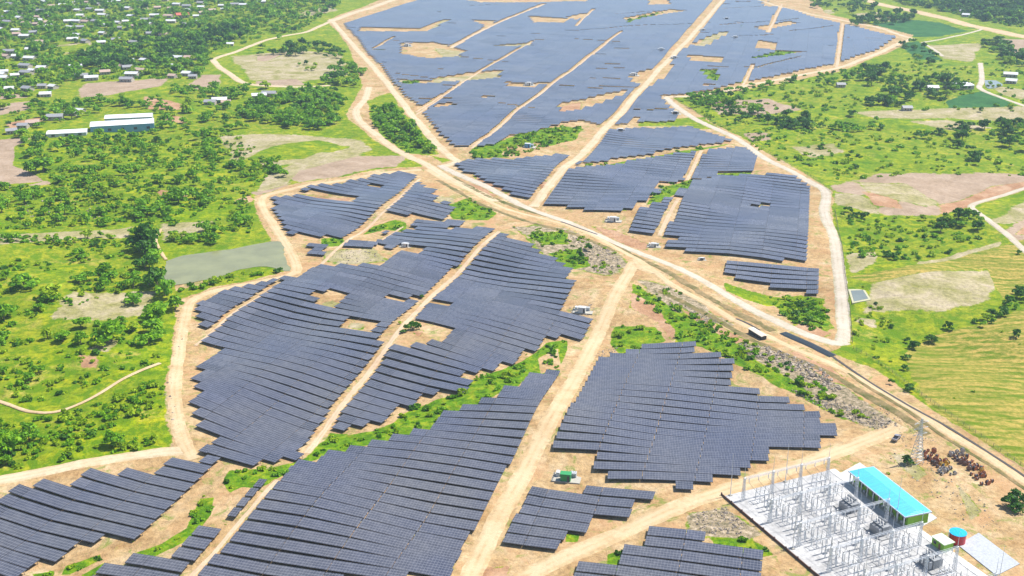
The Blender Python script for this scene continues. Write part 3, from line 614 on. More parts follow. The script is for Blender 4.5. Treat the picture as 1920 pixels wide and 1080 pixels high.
# ------------------------------------------------------------------ vegetation
leafD = leaf_material('leaf_dark', (.018, .08, .006), (.055, .175, .007), (.13, .30, .010))
leafG = leaf_material('leaf_green', (.06, .19, .003), (.16, .38, .004), (.30, .52, .008))
leafY = leaf_material('leaf_yellow_green', (.16, .28, .003), (.29, .45, .004), (.44, .56, .010))
bark = simple('bark', (.16, .12, .08), .9)
def crown(seed, nlobe, nleaf, ls, squash=.75, zc=.9):
    r = np.random.default_rng(seed); V, Q = [], []
    lob = []
    for i in range(nlobe):
        a = r.uniform(0, 2 * math.pi); d = r.uniform(.2, .85) if i else .1
        lob.append((d * math.cos(a), d * math.sin(a), zc + r.uniform(-.25, .38) - d * .2, r.uniform(.24, .50) if i else .50))
    for k in range(nleaf):
        cx, cy, cz, cr = lob[r.integers(nlobe)]
        dv = r.normal(size=3); dv /= np.linalg.norm(dv)
        if dv[2] < -.25: dv[2] *= -.6
        p = np.array((cx, cy, cz)) + dv * cr * r.uniform(.62, 1.06) * np.array((1, 1, squash))
        n = dv + r.normal(size=3) * .55 + np.array((0, 0, .25)); n /= np.linalg.norm(n)
        u = np.cross(n, r.normal(size=3)); u /= np.linalg.norm(u); v = np.cross(n, u); s = ls * r.uniform(.6, 1.35); q = len(V)
        V += [p - u * s - v * s * .6, p + u * s - v * s * .8, p + u * s * .8 + v * s * .7, p - u * s * .7 + v * s]
        Q.append((q, q + 1, q + 2, q + 3))
    return np.array(V), np.array(Q)
def trunk_mesh(seed):
    r = random.Random(seed); b = MB(); b.tube((0, 0, -.15), (.02, .01, .62), .075, .045, 7)
    for i in range(5):
        a = i * 1.26 + r.uniform(-.3, .3); b.tube((.02, .01, r.uniform(.4, .6)), (.42 * math.cos(a), .42 * math.sin(a), r.uniform(.8, 1.1)), .035, .012, 5)
    return b.mesh('trunk', bark)
TREE_P = [crown(10 + i, 8 + i, 460, .115) for i in range(4)]
TREE_LOW = [crown(20 + i, 7, 105, .20) for i in range(4)]
BUSH_P = [crown(30 + i, 4, 130, .19, .6, .35) for i in range(3)]
BUSH_LOW = [crown(40 + i, 4, 34, .34, .6, .35) for i in range(4)]
plants = []  # x,y,r,kind('t','b'),tone,region
def inpoly(poly, n, rng_):
    out = []; mn = poly.min(0); mx = poly.max(0)
    for _ in range(40):
        if len(out) >= n: break
        p = rng_.uniform(mn, mx, (n * 2 + 8, 2)); p = p[sdist(p[:, 0], p[:, 1], poly) > 0]; out += p.tolist()
    return np.array(out[:n]).reshape(-1, 2)
def area(p): return .5 * abs(np.dot(p[:, 0], np.roll(p[:, 1], 1)) - np.dot(p[:, 1], np.roll(p[:, 0], 1)))
def fill(px, dens, rmin, rmax, kind, tone, region, th=.0, ns=40):
    poly = PV(px); n = int(area(poly) * dens * (1.15 if kind == 't' else 2.4) / 1000)
    if n < 1: return
    n = min(n, 16000); p = inpoly(poly, n, RNG)
    f = fbm(p[:, 0], p[:, 1], ns, 11) + (.05 if kind == 'b' else .02); p = p[f > th]; f = f[f > th]
    for (x, y), q in zip(p, f):
        r = RNG.uniform(rmin, rmax) * (.8 + .5 * RNG.random() ** 2)
        tn = tone if RNG.random() < .7 else RNG.choice(['d', 'g', 'y'])
        if kind == 'b' and tn == 'g' and RNG.random() < .4: tn = 'y'
        if kind == 't' and tn == 'd' and region == V3: tn = 'g'
        plants.append([x, y, r, kind, tn, region])
def at(lst, kind, tone, region):
    for a, b, r in lst:
        x, y = P(a, b); plants.append([x, y, r, kind, tone, region])
LUSHP = [p for i, p in zones() if i == 1]
# left country
V1 = 'in the village greenery at upper left'; V2 = 'around the white factory sheds'; V3 = 'in the scrubland left of the perimeter road'; V4 = 'beside the murky pond'
fill([(-60,-10),(620,-10),(640,8),(560,60),(500,68),(400,100),(380,145),(300,148),(150,150),(60,185),(-60,190)], 3.1, 3.5, 7, 't', 'g', V1, .40, 90)
fill([(-60,-10),(620,-10),(640,8),(560,60),(500,68),(400,100),(380,145),(300,148),(150,150),(60,185),(-60,190)], 3.5, 2.2, 4.5, 'b', 'g', V1, .3, 60)
fill([(270,80),(380,72),(385,112),(300,120),(260,110)], 9, 5, 8, 't', 'd', V1); fill([(390,65),(450,55),(450,78),(395,90)], 9, 5, 8, 't', 'd', V1)
fill([(150,110),(240,100),(250,128),(180,132)], 8, 5, 8, 't', 'd', V1); fill([(560,45),(600,40),(560,66),(480,72),(480,85),(560,70)], 5, 3, 6, 't', 'd', V1)
fill([(480,90),(600,85),(650,100),(640,110),(480,103)], 7, 3.5, 5.5, 't', 'd', V1, .35); fill([(250,128),(380,120),(380,140),(290,145),(240,140)], 6, 3.5, 5, 't', 'y', V1)
fill([(0,205),(60,195),(150,188),(300,165),(420,165),(480,165),(620,165),(655,195),(640,235),(420,250),(300,245),(160,258),(60,300),(20,255)], 7, 2.5, 5, 't', 'g', V2, .42, 50)
fill([(60,275),(300,246),(430,248),(430,262),(160,285),(60,300)], 9, 2.5, 4.5, 't', 'g', V2, .38, 30); fill([(290,185),(460,170),(480,225),(420,248),(295,240)], 5, 2.5, 4.5, 't', 'g', V2, .4, 30); fill([(460,195),(620,170),(655,190),(645,225),(600,245),(520,240),(450,225)], 14, 3, 5.5, 't', 'g', V2, .3)
fill([(640,115),(690,138),(665,165),(600,162)], 12, 3, 6, 't', 'g', V2); fill([(560,122),(600,120),(600,135),(560,132)], 5, 3, 4, 't', 'd', V2)
fill([(-60,350),(100,345),(160,265),(430,250),(470,340),(470,360),(480,440),(300,420),(250,420),(-60,430)], 5.5, 2.4, 5.2, 't', 'g', V3, .47, 45)
fill([(-60,350),(100,345),(60,300),(160,265),(430,250),(530,300),(470,360),(480,440),(300,420),(250,420),(-60,430)], 15, 1.0, 2.6, 'b', 'g', V3, .40, 26)
fill([(300,438),(480,425),(492,448),(420,460),(330,468)], 14, 2, 4, 't', 'g', V4, .4); fill([(480,322),(530,305),(540,315),(540,332),(480,334)], 12, 3, 5, 't', 'g', V3)
fill([(262,455),(300,455),(312,520),(300,548),(262,545)], 10, 5, 7.5, 't', 'd', V4); fill([(330,545),(400,524),(520,502),(535,512),(450,522),(360,548)], 22, 1.5, 3, 'b', 'g', V4)
fill([(240,560),(335,545),(330,600),(300,645),(240,640)], 9, 3.5, 5.5, 't', 'g', V3, .3); fill([(-60,500),(150,500),(260,510),(262,540),(120,555),(60,600),(-60,640)], 6, 2.8, 5.5, 't', 'g', V3, .45, 40)
fill([(-60,440),(262,450),(262,540),(-60,650)], 16, 1, 2.2, 'b', 'g', V3, .44, 25); fill([(-60,640),(60,600),(240,600),(320,650),(310,690),(220,700),(100,760),(-60,740)], 15, .9, 2.3, 'b', 'g', V3, .46, 22)
fill([(-60,640),(100,620),(200,650),(100,720),(-60,730)], 4, 2, 4, 't', 'd', V3, .5, 25)
fill([(-60,780),(100,785),(250,730),(315,700),(305,790),(318,836),(250,850),(120,868),(-60,892)], 36, 1., 2.4, 'b', 'g', V3, .42, 20)
fill([(-60,800),(60,790),(80,870),(-60,895)], 8, 2.5, 4.5, 't', 'd', V3, .42, 20); fill([(205,822),(270,818),(265,838),(215,842)], 16, 2, 3.2, 't', 'g', V3)
at([(210,640,7), (68,325,8.5), (82,322,6.5), (55,328,6), (150,485,5), (152,615,4.5), (118,640,4), (152,645,3.8), (130,455,3), (210,835,4), (20,855,5.5), (8,600,6), (45,540,6), (278,645,5), (228,606,3)], 't', 'g', V3)
fill([(20,450),(120,452),(260,435),(262,444),(120,462),(20,462)], 16, 2, 3.5, 't', 'd', V3)
fill([(695,205),(740,205),(780,245),(820,286),(770,288),(710,250)], 20, 2.5, 4.5, 't', 'g', 'beside the upper perimeter road', .3)
# site greenery
for p in LUSHP:
    cx = sum(a for a, b in p) / len(p); cy = sum(b for a, b in p) / len(p)
    reg = 'along the green ravine between panel fields' if cy > 640 and cx < 1100 else 'in green scrub beside the corridor road' if cx > 1130 and cy > 480 else 'in a green clearing among the panels'
    fill(p, 22 if cy > 400 else 14, .7 if cy > 300 else 1.2, 2.1 if cy > 300 else 3, 'b', 'g', reg, .36, 12)
SITE = 'on bare ground inside the solar site'
fill([(740,610),(765,604),(790,612),(770,625),(735,635)], 60, 1.2, 2.6, 't', 'd', SITE); at([(790,560,1.6), (880,565,1.2), (1105,470,3), (1088,485,2.6), (1240,355,2.4), (1225,370,2.4), (1260,350,2.2), (1500,580,3), (1490,595,2.5), (1515,600,2.2), (920,400,2), (1700,870,2.2)], 't', 'd', SITE)
fill([(960,425),(1060,428),(1150,470),(1175,495),(1140,515),(1080,500),(1020,475)], 12, .6, 1.5, 'b', 'y', SITE, .4, 15); fill([(1195,525),(1290,545),(1380,610),(1420,650),(1560,740),(1690,800),(1560,775),(1400,690),(1300,640),(1220,570)], 14, .6, 1.8, 'b', 'y', SITE, .45, 15)
fill([(1440,558),(1500,555),(1545,560),(1562,615),(1530,625),(1475,600)], 30, .8, 2.2, 'b', 'g', SITE, .4, 15); fill([(0,930),(400,870),(1100,560),(1600,800),(1900,1000),(1900,1080),(0,1080)], .35, .3, .8, 'b', 'y', SITE)
# right country
C1 = 'in the farmland right of the solar site'; C2 = 'in the hedge along the striped crop field'; C3 = 'in the wooded belt around the white-roofed farmhouse'; C4 = 'on the wooded slope at upper right'
fill([(1290,178),(1350,172),(1400,185),(1380,205),(1300,205)], 13, 3, 5, 't', 'g', C1); fill([(1600,135),(1660,128),(1700,150),(1800,150),(1820,180),(1760,185),(1700,208),(1620,200),(1640,170)], 6.5, 3.5, 6, 't', 'd', C3, .35, 40)
fill([(1350,170),(1600,135),(1640,150),(1560,165),(1380,178)], 7, 2.5, 4.5, 't', 'g', C1, .4); fill([(1350,205),(1500,208),(1530,225),(1470,262),(1370,238)], 6, 3, 5, 't', 'd', C1, .45, 30)
fill([(1500,235),(1650,225),(1660,245),(1560,262),(1480,262)], 6, 2.5, 4.5, 't', 'g', C1, .45, 30); fill([(1700,255),(1800,235),(1940,225),(1940,290),(1840,268),(1820,310),(1790,275)], 6, 3, 5, 't', 'd', C1, .42, 30)
fill([(1840,80),(1870,75),(1940,115),(1940,130),(1880,118)], 9, 4, 6, 't', 'd', C1); fill([(1580,40),(1660,25),(1720,30),(1700,45),(1600,52)], 7, 4, 6, 't', 'd', C1, .4); fill([(1520,-10),(1600,-10),(1650,20),(1600,28),(1520,15)], 4, 4, 6, 't', 'd', C1, .35)
fill([(1680,80),(1720,78),(1765,112),(1720,112)], 4, 3, 5, 't', 'd', C1, .4); at([(1740,118,5), (1748,122,5), (1640,52,5), (1650,55,5), (1595,218,5), (1512,240,6), (1510,228,5.5), (1840,210,3), (1828,300,5), (1832,310,4), (1800,258,3)], 't', 'd', C1)
fill([(1560,398),(1600,398),(1625,412),(1580,412)], 30, 1.6, 3, 't', 'd', C1); fill([(1700,402),(1780,408),(1850,400),(1880,430),(1850,452),(1760,440)], 13, 2, 3.8, 't', 'd', C1, .40, 25); fill([(1580,415),(1700,405),(1860,440),(1800,470),(1700,492),(1590,478)], 13, 1, 2.4, 'b', 'g', C1, .45, 20)
fill([(1640,480),(1720,482),(1720,495),(1650,494)], 22, 1.5, 2.6, 't', 'd', C1); fill([(1840,410),(1900,455),(1925,480),(1910,482),(1850,425)], 14, 1.8, 3, 't', 'd', C1)
fill([(1675,655),(1700,640),(1760,625),(1850,592),(1880,565),(1940,540),(1940,555),(1890,590),(1860,608),(1770,645),(1710,655),(1700,700),(1680,700)], 22, 1.5, 3.4, 't', 'd', C2, .3); fill([(1650,700),(1700,720),(1740,750),(1700,745),(1655,712)], 20, 1.4, 3, 't', 'd', C2)
fill([(1870,560),(1940,550),(1940,600),(1880,585)], 12, 1.8, 3.4, 't', 'g', C2, .3); fill([(1600,520),(1700,640),(1660,700),(1600,650)], 12, .7, 1.8, 'b', 'y', C1, .45, 20); at([(1907,632,2.6), (1895,950,3.4), (1912,940,3), (1905,960,2.6), (1880,590,3)], 't', 'd', C2)
fill([(1560,260),(1940,220),(1940,330),(1700,330),(1560,340)], 3.5, 1, 2.8, 'b', 'g', C1, .42, 30); fill([(1270,190),(1600,200),(1600,330),(1480,310),(1330,230)], 5, 1, 2.8, 'b', 'g', C1, .42, 30); fill([(1480,140),(1700,110),(1940,120),(1940,210),(1300,200)], 2.5, 1.4, 3.2, 'b', 'g', C1, .45, 30)
fill([(1640,-14),(1960,-14),(1960,52),(1900,50),(1830,36),(1760,20),(1700,10)], 6.5, 4, 7.5, 't', 'd', C4); fill([(1640,-14),(1960,-14),(1960,52),(1900,50),(1830,36),(1760,20),(1700,10)], 4, 3, 5, 'b', 'g', C4)
fill([(-60,-12),(1960,-12),(1960,-45),(-60,-45)], 1.5, 5, 9, 't', 'd', V1, .4)
fill([(1690,650),(1940,600),(1940,880),(1700,740)], .35, .5, 1.2, 'b', 'g', C2)
PA = np.array([(p[0], p[1], p[2]) for p in plants]); keep = np.ones(len(PA), bool)
for l, wd in ROAD_W: keep &= ldist(PA[:, 0], PA[:, 1], l) > wd / 2 + PA[:, 2] * .6
for l, wd in ROW_W: keep &= (ldist(PA[:, 0], PA[:, 1], l) > 1.6) | (PA[:, 1] < 0)
TXY = T[:, :2]
GRID = {}
for x, y in TXY: GRID.setdefault((int(x // 12), int(y // 12)), []).append((x, y))
for i in range(len(PA)):
    if not keep[i]: continue
    x, y, r = PA[i]; gx, gy = int(x // 12), int(y // 12)
    for a in (-1, 0, 1):
        for b in (-1, 0, 1):
            for tx, ty in GRID.get((gx + a, gy + b), ()):
                if abs(tx - x) < 7.5 + r * .5 and abs(ty - y) < 3.0 + r * .7: keep[i] = False
CLEAR = [PV(q) for q in ([(1375,950),(1560,878),(1620,870),(1745,955),(1925,1060),(1925,1100),(1540,1100)], [(312,492),(440,466),(520,453),(532,480),(540,508),(450,505),(400,520),(320,530)], [(1590,543),(1621,541),(1633,563),(1598,571)],
  [(80,246),(160,222),(200,208),(290,205),(295,232),(165,258),(85,260)], [(150,165),(230,154),(306,150),(296,160),(190,178),(155,182)], [(355,160),(380,142),(412,142),(408,160)], [(1780,195),(1840,172),(1900,197)], [(110,86),(165,80),(190,94),(120,100)])]
for c in CLEAR: keep &= sdist(PA[:, 0], PA[:, 1], c) < -1.0
plants = [p for p, k in zip(plants, keep) if k]
# houses are placed below; plants that would stand in them are cleared there
HOUSES = [(132,8,'white'),(112,18,'grey'),(36,36,'white'),(14,44,'grey'),(70,35,'pink'),(80,54,'grey'),(92,51,'white'),(144,69,'white'),(190,83,'white'),(74,82,'pink'),(18,100,'grey'),(142,129,'white'),(197,139,'pink'),(172,150,'white'),(155,146,'grey'),(248,143,'white'),
 (238,153,'grey'),(270,116,'white'),(240,118,'white'),(296,113,'white'),(432,86,'white'),(362,147,'grey'),(342,33,'red'),(316,33,'pink'),(368,33,'white'),(415,13,'white'),(420,20,'white'),(398,22,'pink'),(457,12,'white'),(440,11,'grey'),(332,11,'white'),(350,14,'grey'),(370,43,'white'),
 (298,41,'white'),(273,40,'grey'),(210,34,'grey'),(195,50,'white'),(150,54,'grey'),(180,43,'grey'),(256,46,'white'),(218,5,'white'),(262,3,'grey'),(28,145,'white'),(50,140,'grey'),(61,136,'white'),(100,166,'white'),(86,181,'white'),(18,170,'white'),(4,150,'white'),(80,165,'grey'),(52,170,'grey'),
 (104,224,'grey'),(135,216,'grey'),(150,212,'white'),(62,235,'pink'),(44,240,'grey'),(22,250,'grey'),(395,196,'grey'),(412,192,'white'),(424,196,'pink'),(486,184,'white'),(505,180,'grey'),(30,60,'white'),(6,72,'pink'),(60,12,'white'),(170,20,'grey'),(490,6,'white'),(520,10,'grey'),
 (1894,144,'white'),(1748,169,'white'),(1576,163,'grey'),(1811,31,'white'),(1806,24,'grey'),(1896,156,'white'),(1700,207,'grey')]
rr = random.Random(5)
for _ in range(150):
    a_, b_ = rr.randint(2, 385), rr.choice([rr.randint(2, 60), rr.randint(2, 150)])
    if sum(abs(a_ - h[0]) < 14 and abs(b_ - h[1]) < 5 for h in HOUSES) == 0 and not (90 < a_ < 200 and 82 < b_ < 106) and not (140 < a_ < 320 and b_ > 145) and not (260 < a_ < 390 and 70 < b_ < 112): HOUSES.append((a_, b_, rr.choice(['white', 'white', 'grey', 'pink'])))
HW = [(P(a, b), a, b, c) for a, b, c in HOUSES]
plants = [p for p in plants if all(abs(p[0] - h[0][0]) > 7 or p[1] < h[0][1] - 7 or p[1] > h[0][1] + 5 for h in HW) and not (200 < 0)]
ppx, ppy = PJ([p[0] for p in plants], [p[1] for p in plants], 1.0)
def inframe(i): return -15 < ppx[i] < 1935 and -5 < ppy[i] < 1095
def pick(kind, n):
    ids = [i for i, p in enumerate(plants) if p[3] == kind and inframe(i)]
    ids.sort(key=lambda i: -plants[i][2] / math.hypot(plants[i][0], plants[i][1] + 1)); return set(ids[:n])
big_t = pick('t', 300); big_b = pick('b', 300)
LM = {'d': leafD, 'g': leafG, 'y': leafY}
TN = {'d': 'dark green', 'g': 'bright green', 'y': 'yellow-green'}
CM = {(k, i): mesh_arrays('crown', *TREE_P[i], LM[k]) for k in LM for i in range(4)}
BM_ = {(k, i): mesh_arrays('bush', *BUSH_P[i], LM[k]) for k in LM for i in range(3)}
TRM = [trunk_mesh(i) for i in range(3)]
def place_plant(i):
    x, y, r, kind, tone, reg = plants[i]; z = float(hgt(x, y)); rz = random.uniform(0, 6.28)
    if kind == 't':
        o = empty('tree', (x, y, z), rz, f'{"large" if r > 4.5 else "small"} {TN[tone]} leafy tree {reg}', 'tree', f'{"large" if r > 4.5 else "small"} {TN[tone]} trees {reg}')
        o.scale = (r * random.uniform(.8, 1.15), r * random.uniform(.85, 1.2), r * random.uniform(.75, 1.2))
        link(bpy.data.objects.new('crown', CM[(tone, random.randrange(4))]), o); link(bpy.data.objects.new('trunk', TRM[random.randrange(3)]), o)
    else:
        o = link(bpy.data.objects.new('bush', BM_[(tone, random.randrange(3))])); o.location = (x, y, z - .05); o.rotation_euler = (0, 0, rz); o.scale = (r, r, r * random.uniform(.8, 1.2))
        tag(o, f'low {TN[tone]} bush {reg}', 'bush', f'low {TN[tone]} bushes {reg}')
for i in sorted(big_t | big_b): place_plant(i)
def merged(name, ids, protos, label, cat):
    for tone in 'dgy':
        VV, QQ = [], []; o = 0
        sel = [i for i in ids if plants[i][4] == tone]
        if not sel: continue
        grp = {k: [i for n_, i in enumerate(sel) if n_ % len(protos) == k] for k in range(len(protos))}
        for k, g in grp.items():
            if not g: continue
            V, Q = protos[k]; A = np.array([(plants[i][0], plants[i][1], plants[i][2]) for i in g]); Z = hgt(A[:, 0], A[:, 1])
            th = RNG.uniform(0, 6.28, len(g)); c, s_ = np.cos(th), np.sin(th); r = A[:, 2]; rz = r * RNG.uniform(.8, 1.2, len(g))
            X = A[:, 0, None] + r[:, None] * (V[None, :, 0] * c[:, None] - V[None, :, 1] * s_[:, None])
            Y = A[:, 1, None] + r[:, None] * (V[None, :, 0] * s_[:, None] + V[None, :, 1] * c[:, None])
            ZZ = Z[:, None] + rz[:, None] * V[None, :, 2]
            VV.append(np.stack([X, Y, ZZ], -1).reshape(-1, 3)); QQ.append((Q[None] + (np.arange(len(g)) * len(V))[:, None, None]).reshape(-1, 4) + o); o += len(V) * len(g)
        yield tone, np.vstack(VV), np.vstack(QQ)
def merged_obj(name, ids, protos, label, cat):
    VS, QS, MI = [], [], []; o = 0; mats = [leafD, leafG, leafY]
    for tone, V, Q in merged(name, ids, protos, label, cat):
        VS.append(V); QS.append(Q + o); o += len(V); MI.append(np.full(len(Q), 'dgy'.index(tone)))
    me = mesh_arrays(name, np.vstack(VS), np.vstack(QS), mats, matidx=np.concatenate(MI))
    tag(link(bpy.data.objects.new(name, me)), label, cat, kind='stuff')
rt = [i for i, p in enumerate(plants) if p[3] == 't' and i not in big_t]; rb = [i for i, p in enumerate(plants) if p[3] == 'b' and i not in big_b]
print('PLANTS', len(plants), len(rt), len(rb))
merged_obj('distant_woodland', rt, TREE_LOW, 'small distant trees massed over the village, farmland and slopes', 'woodland')
merged_obj('scrub', rb, BUSH_LOW, 'low green scrub spread over the meadows, clearings and ravine', 'scrub')

# ------------------------------------------------------------------ rubble and boulders
def rubble():
    V0 = np.array([(1,0,0),(-1,0,0),(0,1,0),(0,-1,0),(0,0,1),(0,0,-1)], float); Q0 = np.array([(0,2,4),(2,1,4),(1,3,4),(3,0,4),(2,0,5),(1,2,5),(3,1,5),(0,3,5)])
    VV, QQ, MI = [], [], []; o = 0
    specs = [([(1385,645),(1440,650),(1540,690),(1580,735),(1560,735),(1480,690),(1400,668)], 620, .35, 1.3), ([(1480,730),(1560,745),(1640,775),(1690,800),(1640,805),(1560,775)], 520, .3, .9), ([(1280,570),(1340,600),(1360,610),(1310,605)], 160, .3, .8),
      ([(1060,440),(1150,470),(1170,500),(1120,515),(1090,470)], 420, .3, .9), ([(1300,965),(1360,950),(1400,985),(1390,1005),(1310,1000)], 330, .2, .7), ([(1650,850),(1720,850),(1860,950),(1880,1000),(1820,985),(1740,930)], 300, .12, .55),
      ([(1060,580),(1105,565),(1125,590),(1075,595)], 70, .3, .8), ([(1130,655),(1160,650),(1150,668),(1110,670)], 60, .3, .9), ([(1640,755),(1700,790),(1760,830),(1700,840)], 160, .15, .5), ([(330,560),(345,640),(300,760),(335,800),(320,700)], 60, .3, .8),
      ([(20,380),(90,370),(200,380),(195,415),(60,410)], 60, .6, 1.3), ([(610,470),(700,466),(720,490),(640,498)], 120, .3, .9)]
    for px, n, a, b in specs:
        p = inpoly(PV(px), n, RNG)
        for x, y in p:
            r = (a + (b - a) * RNG.random() ** 2.2) * RNG.uniform(.5, 1.0); v = V0 * RNG.uniform(.6, 1.3, (6, 3)) * r; v[:, 2] *= .65; v += RNG.normal(size=(6, 3)) * .12 * r
            t = RNG.uniform(0, 6.28); c, s_ = math.cos(t), math.sin(t); v = np.column_stack([v[:, 0] * c - v[:, 1] * s_ + x, v[:, 0] * s_ + v[:, 1] * c + y, v[:, 2] + float(hgt(x, y)) + r * .25])
            VV.append(v); QQ.append(Q0 + o); MI += [RNG.integers(2)] * 8; o += 6
    me = mesh_arrays('rubble', np.vstack(VV), np.vstack(QQ), [simple('rock_pale', (.33, .275, .21), .9), simple('rock_grey', (.19, .155, .125), .9)], matidx=MI)
    tag(link(bpy.data.objects.new('rubble', me)), 'pale grey boulders and rubble strewn beside the corridor road', 'rubble', kind='stuff')
rubble()

# ------------------------------------------------------------------ houses and sheds
RC = {'white': simple('roof_white', (.58, .58, .59), .5), 'grey': simple('roof_grey', (.27, .27, .28), .6), 'pink': simple('roof_pink', (.42, .30, .24), .8), 'red': simple('roof_red', (.50, .12, .07), .7), 'blue': simple('roof_blue', (.10, .30, .50), .5)}
wallm = simple('plaster', (.38, .34, .28), .8); glassm = simple('window_dark', (.04, .045, .05), .2); doorm = simple('door_brown', (.18, .10, .05), .6)
def house_proto(kind, w_, d_, h):
    o = empty('house', (0, 0, 0)); b = MB(); b.box(-w_ / 2, w_ / 2, -d_ / 2, d_ / 2, -.4, h)
    b.add([(-w_ / 2, -d_ / 2, h), (-w_ / 2, d_ / 2, h), (-w_ / 2, 0, h + d_ * .22)], [(0, 2, 1)]); b.add([(w_ / 2, -d_ / 2, h), (w_ / 2, d_ / 2, h), (w_ / 2, 0, h + d_ * .22)], [(0, 1, 2)])
    b.build('wall', wallm, o)
    r = MB(); e = .6; k = .22
    for s in (-1, 1):
        y1 = s * (d_ / 2 + e); z1 = h - e * 2 * k * .5 + .03; zr = h + d_ * k + .05; x = w_ / 2 + e
        r.add([(-x, y1, z1), (x, y1, z1), (x, 0, zr), (-x, 0, zr), (-x, y1, z1 + .12), (x, y1, z1 + .12), (x, 0, zr + .12), (-x, 0, zr + .12)], [(0, 1, 2, 3), (4, 5, 6, 7), (0, 1, 5, 4), (0, 3, 7, 4), (1, 2, 6, 5)])
    r.build('roof', RC[kind], o)
    for sx in (-.28, .28):
        q = MB(); q.box(sx * w_ - .6, sx * w_ + .6, -d_ / 2 - .05, -d_ / 2 + .02, 1.0, 2.2); q.build('window', glassm, o)
    q = MB(); q.box(-.5, .5, -d_ / 2 - .05, -d_ / 2 + .02, 0, 2.1); q.build('door', doorm, o)
    return o
HP = {}
def landmark(a, b):
    col = 'far left' if a < 120 else 'left' if a < 260 else 'middle' if a < 420 else 'right'
    row = 'top edge' if b < 26 else 'upper part' if b < 62 else 'centre' if b < 122 else 'lower part'
    return f'{col} of the village {row}'
cnt = {}
for (x, y), a, b, c in HW:
    key = (c, (a * 7 + b) % 3)
    if key not in HP: HP[key] = house_proto(c, *[(10, 8, 3.0), (13, 8, 3.2), (8, 7, 2.8)][key[1]]); o = HP[key]
    else: o = copy_tree(HP[key])
    o.location = (x, y, float(hgt(x, y))); o.rotation_euler = (0, 0, ((a * 13 + b * 7) % 60 - 30) * math.pi / 180)
    if c == 'red' and a > 300: o.scale = (1.7, 1.6, 1.5)
    if False: o.scale = tuple(v * 1.15 for v in o.scale)
    HWlab = landmark(a, b) if a < 600 else 'farmland at upper right'
    k = (c, HWlab); cnt.setdefault(k, []).append((a, o))
for (c, lm_), lst in cnt.items():
    lst.sort(key=lambda q: q[0])
    for n_, (a, o) in enumerate(lst):
        suf = '' if len(lst) == 1 else f', {ordn(n_ + 1)} such house from left'
        tag(o, f'{c}-roofed house at {lm_}{suf}', 'house', 'houses of the village and farms')

def PZ(px, py, z):
    dx = px - 960.0; up = 540.0 - py; dy = F * cT + up * sT; dz = -F * sT + up * cT; t = (z - HC) / dz; return np.array((dx * t, dy * t))
def shed(name, label, a, b, c, h, wall_mat, roof_mat, cat, rise=.8, bands=0):
    """a,b front eave corners, c rear corner next to b (photo px); rectangular hall with low gable"""
    g = float(hgt(*P(*a))); A, B, C_ = PZ(*a, h + g), PZ(*b, h + g), PZ(*c, h + g)
    L_ = np.linalg.norm(B - A); e = (B - A) / L_; n = np.array((-e[1], e[0])); D_ = abs((C_ - B) @ n)
    mid = (A + B) / 2 + n * D_ / 2
    o = empty(name, (mid[0], mid[1], g), math.atan2(e[1], e[0]), label, cat)
    m = MB(); m.box(-L_ / 2 + .3, L_ / 2 - .3, -D_ / 2 + .3, D_ / 2 - .3, -1, h)
    for s in (-1, 1): m.add([(s * (L_ / 2 - .3), -D_ / 2 + .3, h), (s * (L_ / 2 - .3), D_ / 2 - .3, h), (s * (L_ / 2 - .3), 0, h + rise)], [(0, 1, 2)])
    m.build('wall', wall_mat, o)
    r = MB()
    for s in (-1, 1):
        r.add([(-L_ / 2, s * D_ / 2, h - .05), (L_ / 2, s * D_ / 2, h - .05), (L_ / 2, 0, h + rise + .1), (-L_ / 2, 0, h + rise + .1), (-L_ / 2, s * D_ / 2, h + .15), (L_ / 2, s * D_ / 2, h + .15), (L_ / 2, 0, h + rise + .3), (-L_ / 2, 0, h + rise + .3)], [(0, 1, 2, 3), (4, 5, 6, 7), (0, 1, 5, 4), (0, 3, 7, 4), (1, 2, 6, 5)])
    r.build('roof', roof_mat, o)
    k = max(2, int(L_ / 9))
    for i in range(k):
        q = MB(); x = -L_ / 2 + L_ * (i + .5) / k; q.box(x - 1.3, x + 1.3, -D_ / 2 + .22, -D_ / 2 + .32, 1.2, min(3.2, h - .6)); q.build('window', glassm, o)
    return o, L_, D_
wroof = simple('sheet_roof_white', (.74, .75, .77), .4, 0, .05, .2); bluew = simple('blue_wall', (.16, .34, .48), .5); greyw = simple('grey_wall', (.45, .48, .50), .6)
shed('factory_shed', 'long white-roofed factory hall at the back of the factory group', (195,223), (285,219), (284,212), 5, greyw, wroof, 'factory hall', 1.2)
shed('factory_shed', 'white-roofed factory hall with blue wall, in front of the factory group', (168,238), (289,231), (286,222), 5.5, bluew, wroof, 'factory hall', 1.0)
shed('factory_shed', 'low white-roofed shed at the left end of the factory group', (86,252), (162,248), (163,241), 3.5, greyw, wroof, 'shed', .8)
shed('farmhouse', 'white-roofed farmhouse among dark trees at upper right', (1790,162), (1828,160), (1822,153), 4, wallm, wroof, 'farmhouse', 1.6)
shed('storage_shed', 'long narrow pale-roofed shed beside the corridor canal', (1402,616), (1428,632), (1436,628), 2.6, simple('shed_dark_wall', (.06, .055, .05), .8), simple('roof_sand', (.60, .52, .42), .7), 'shed', .2)

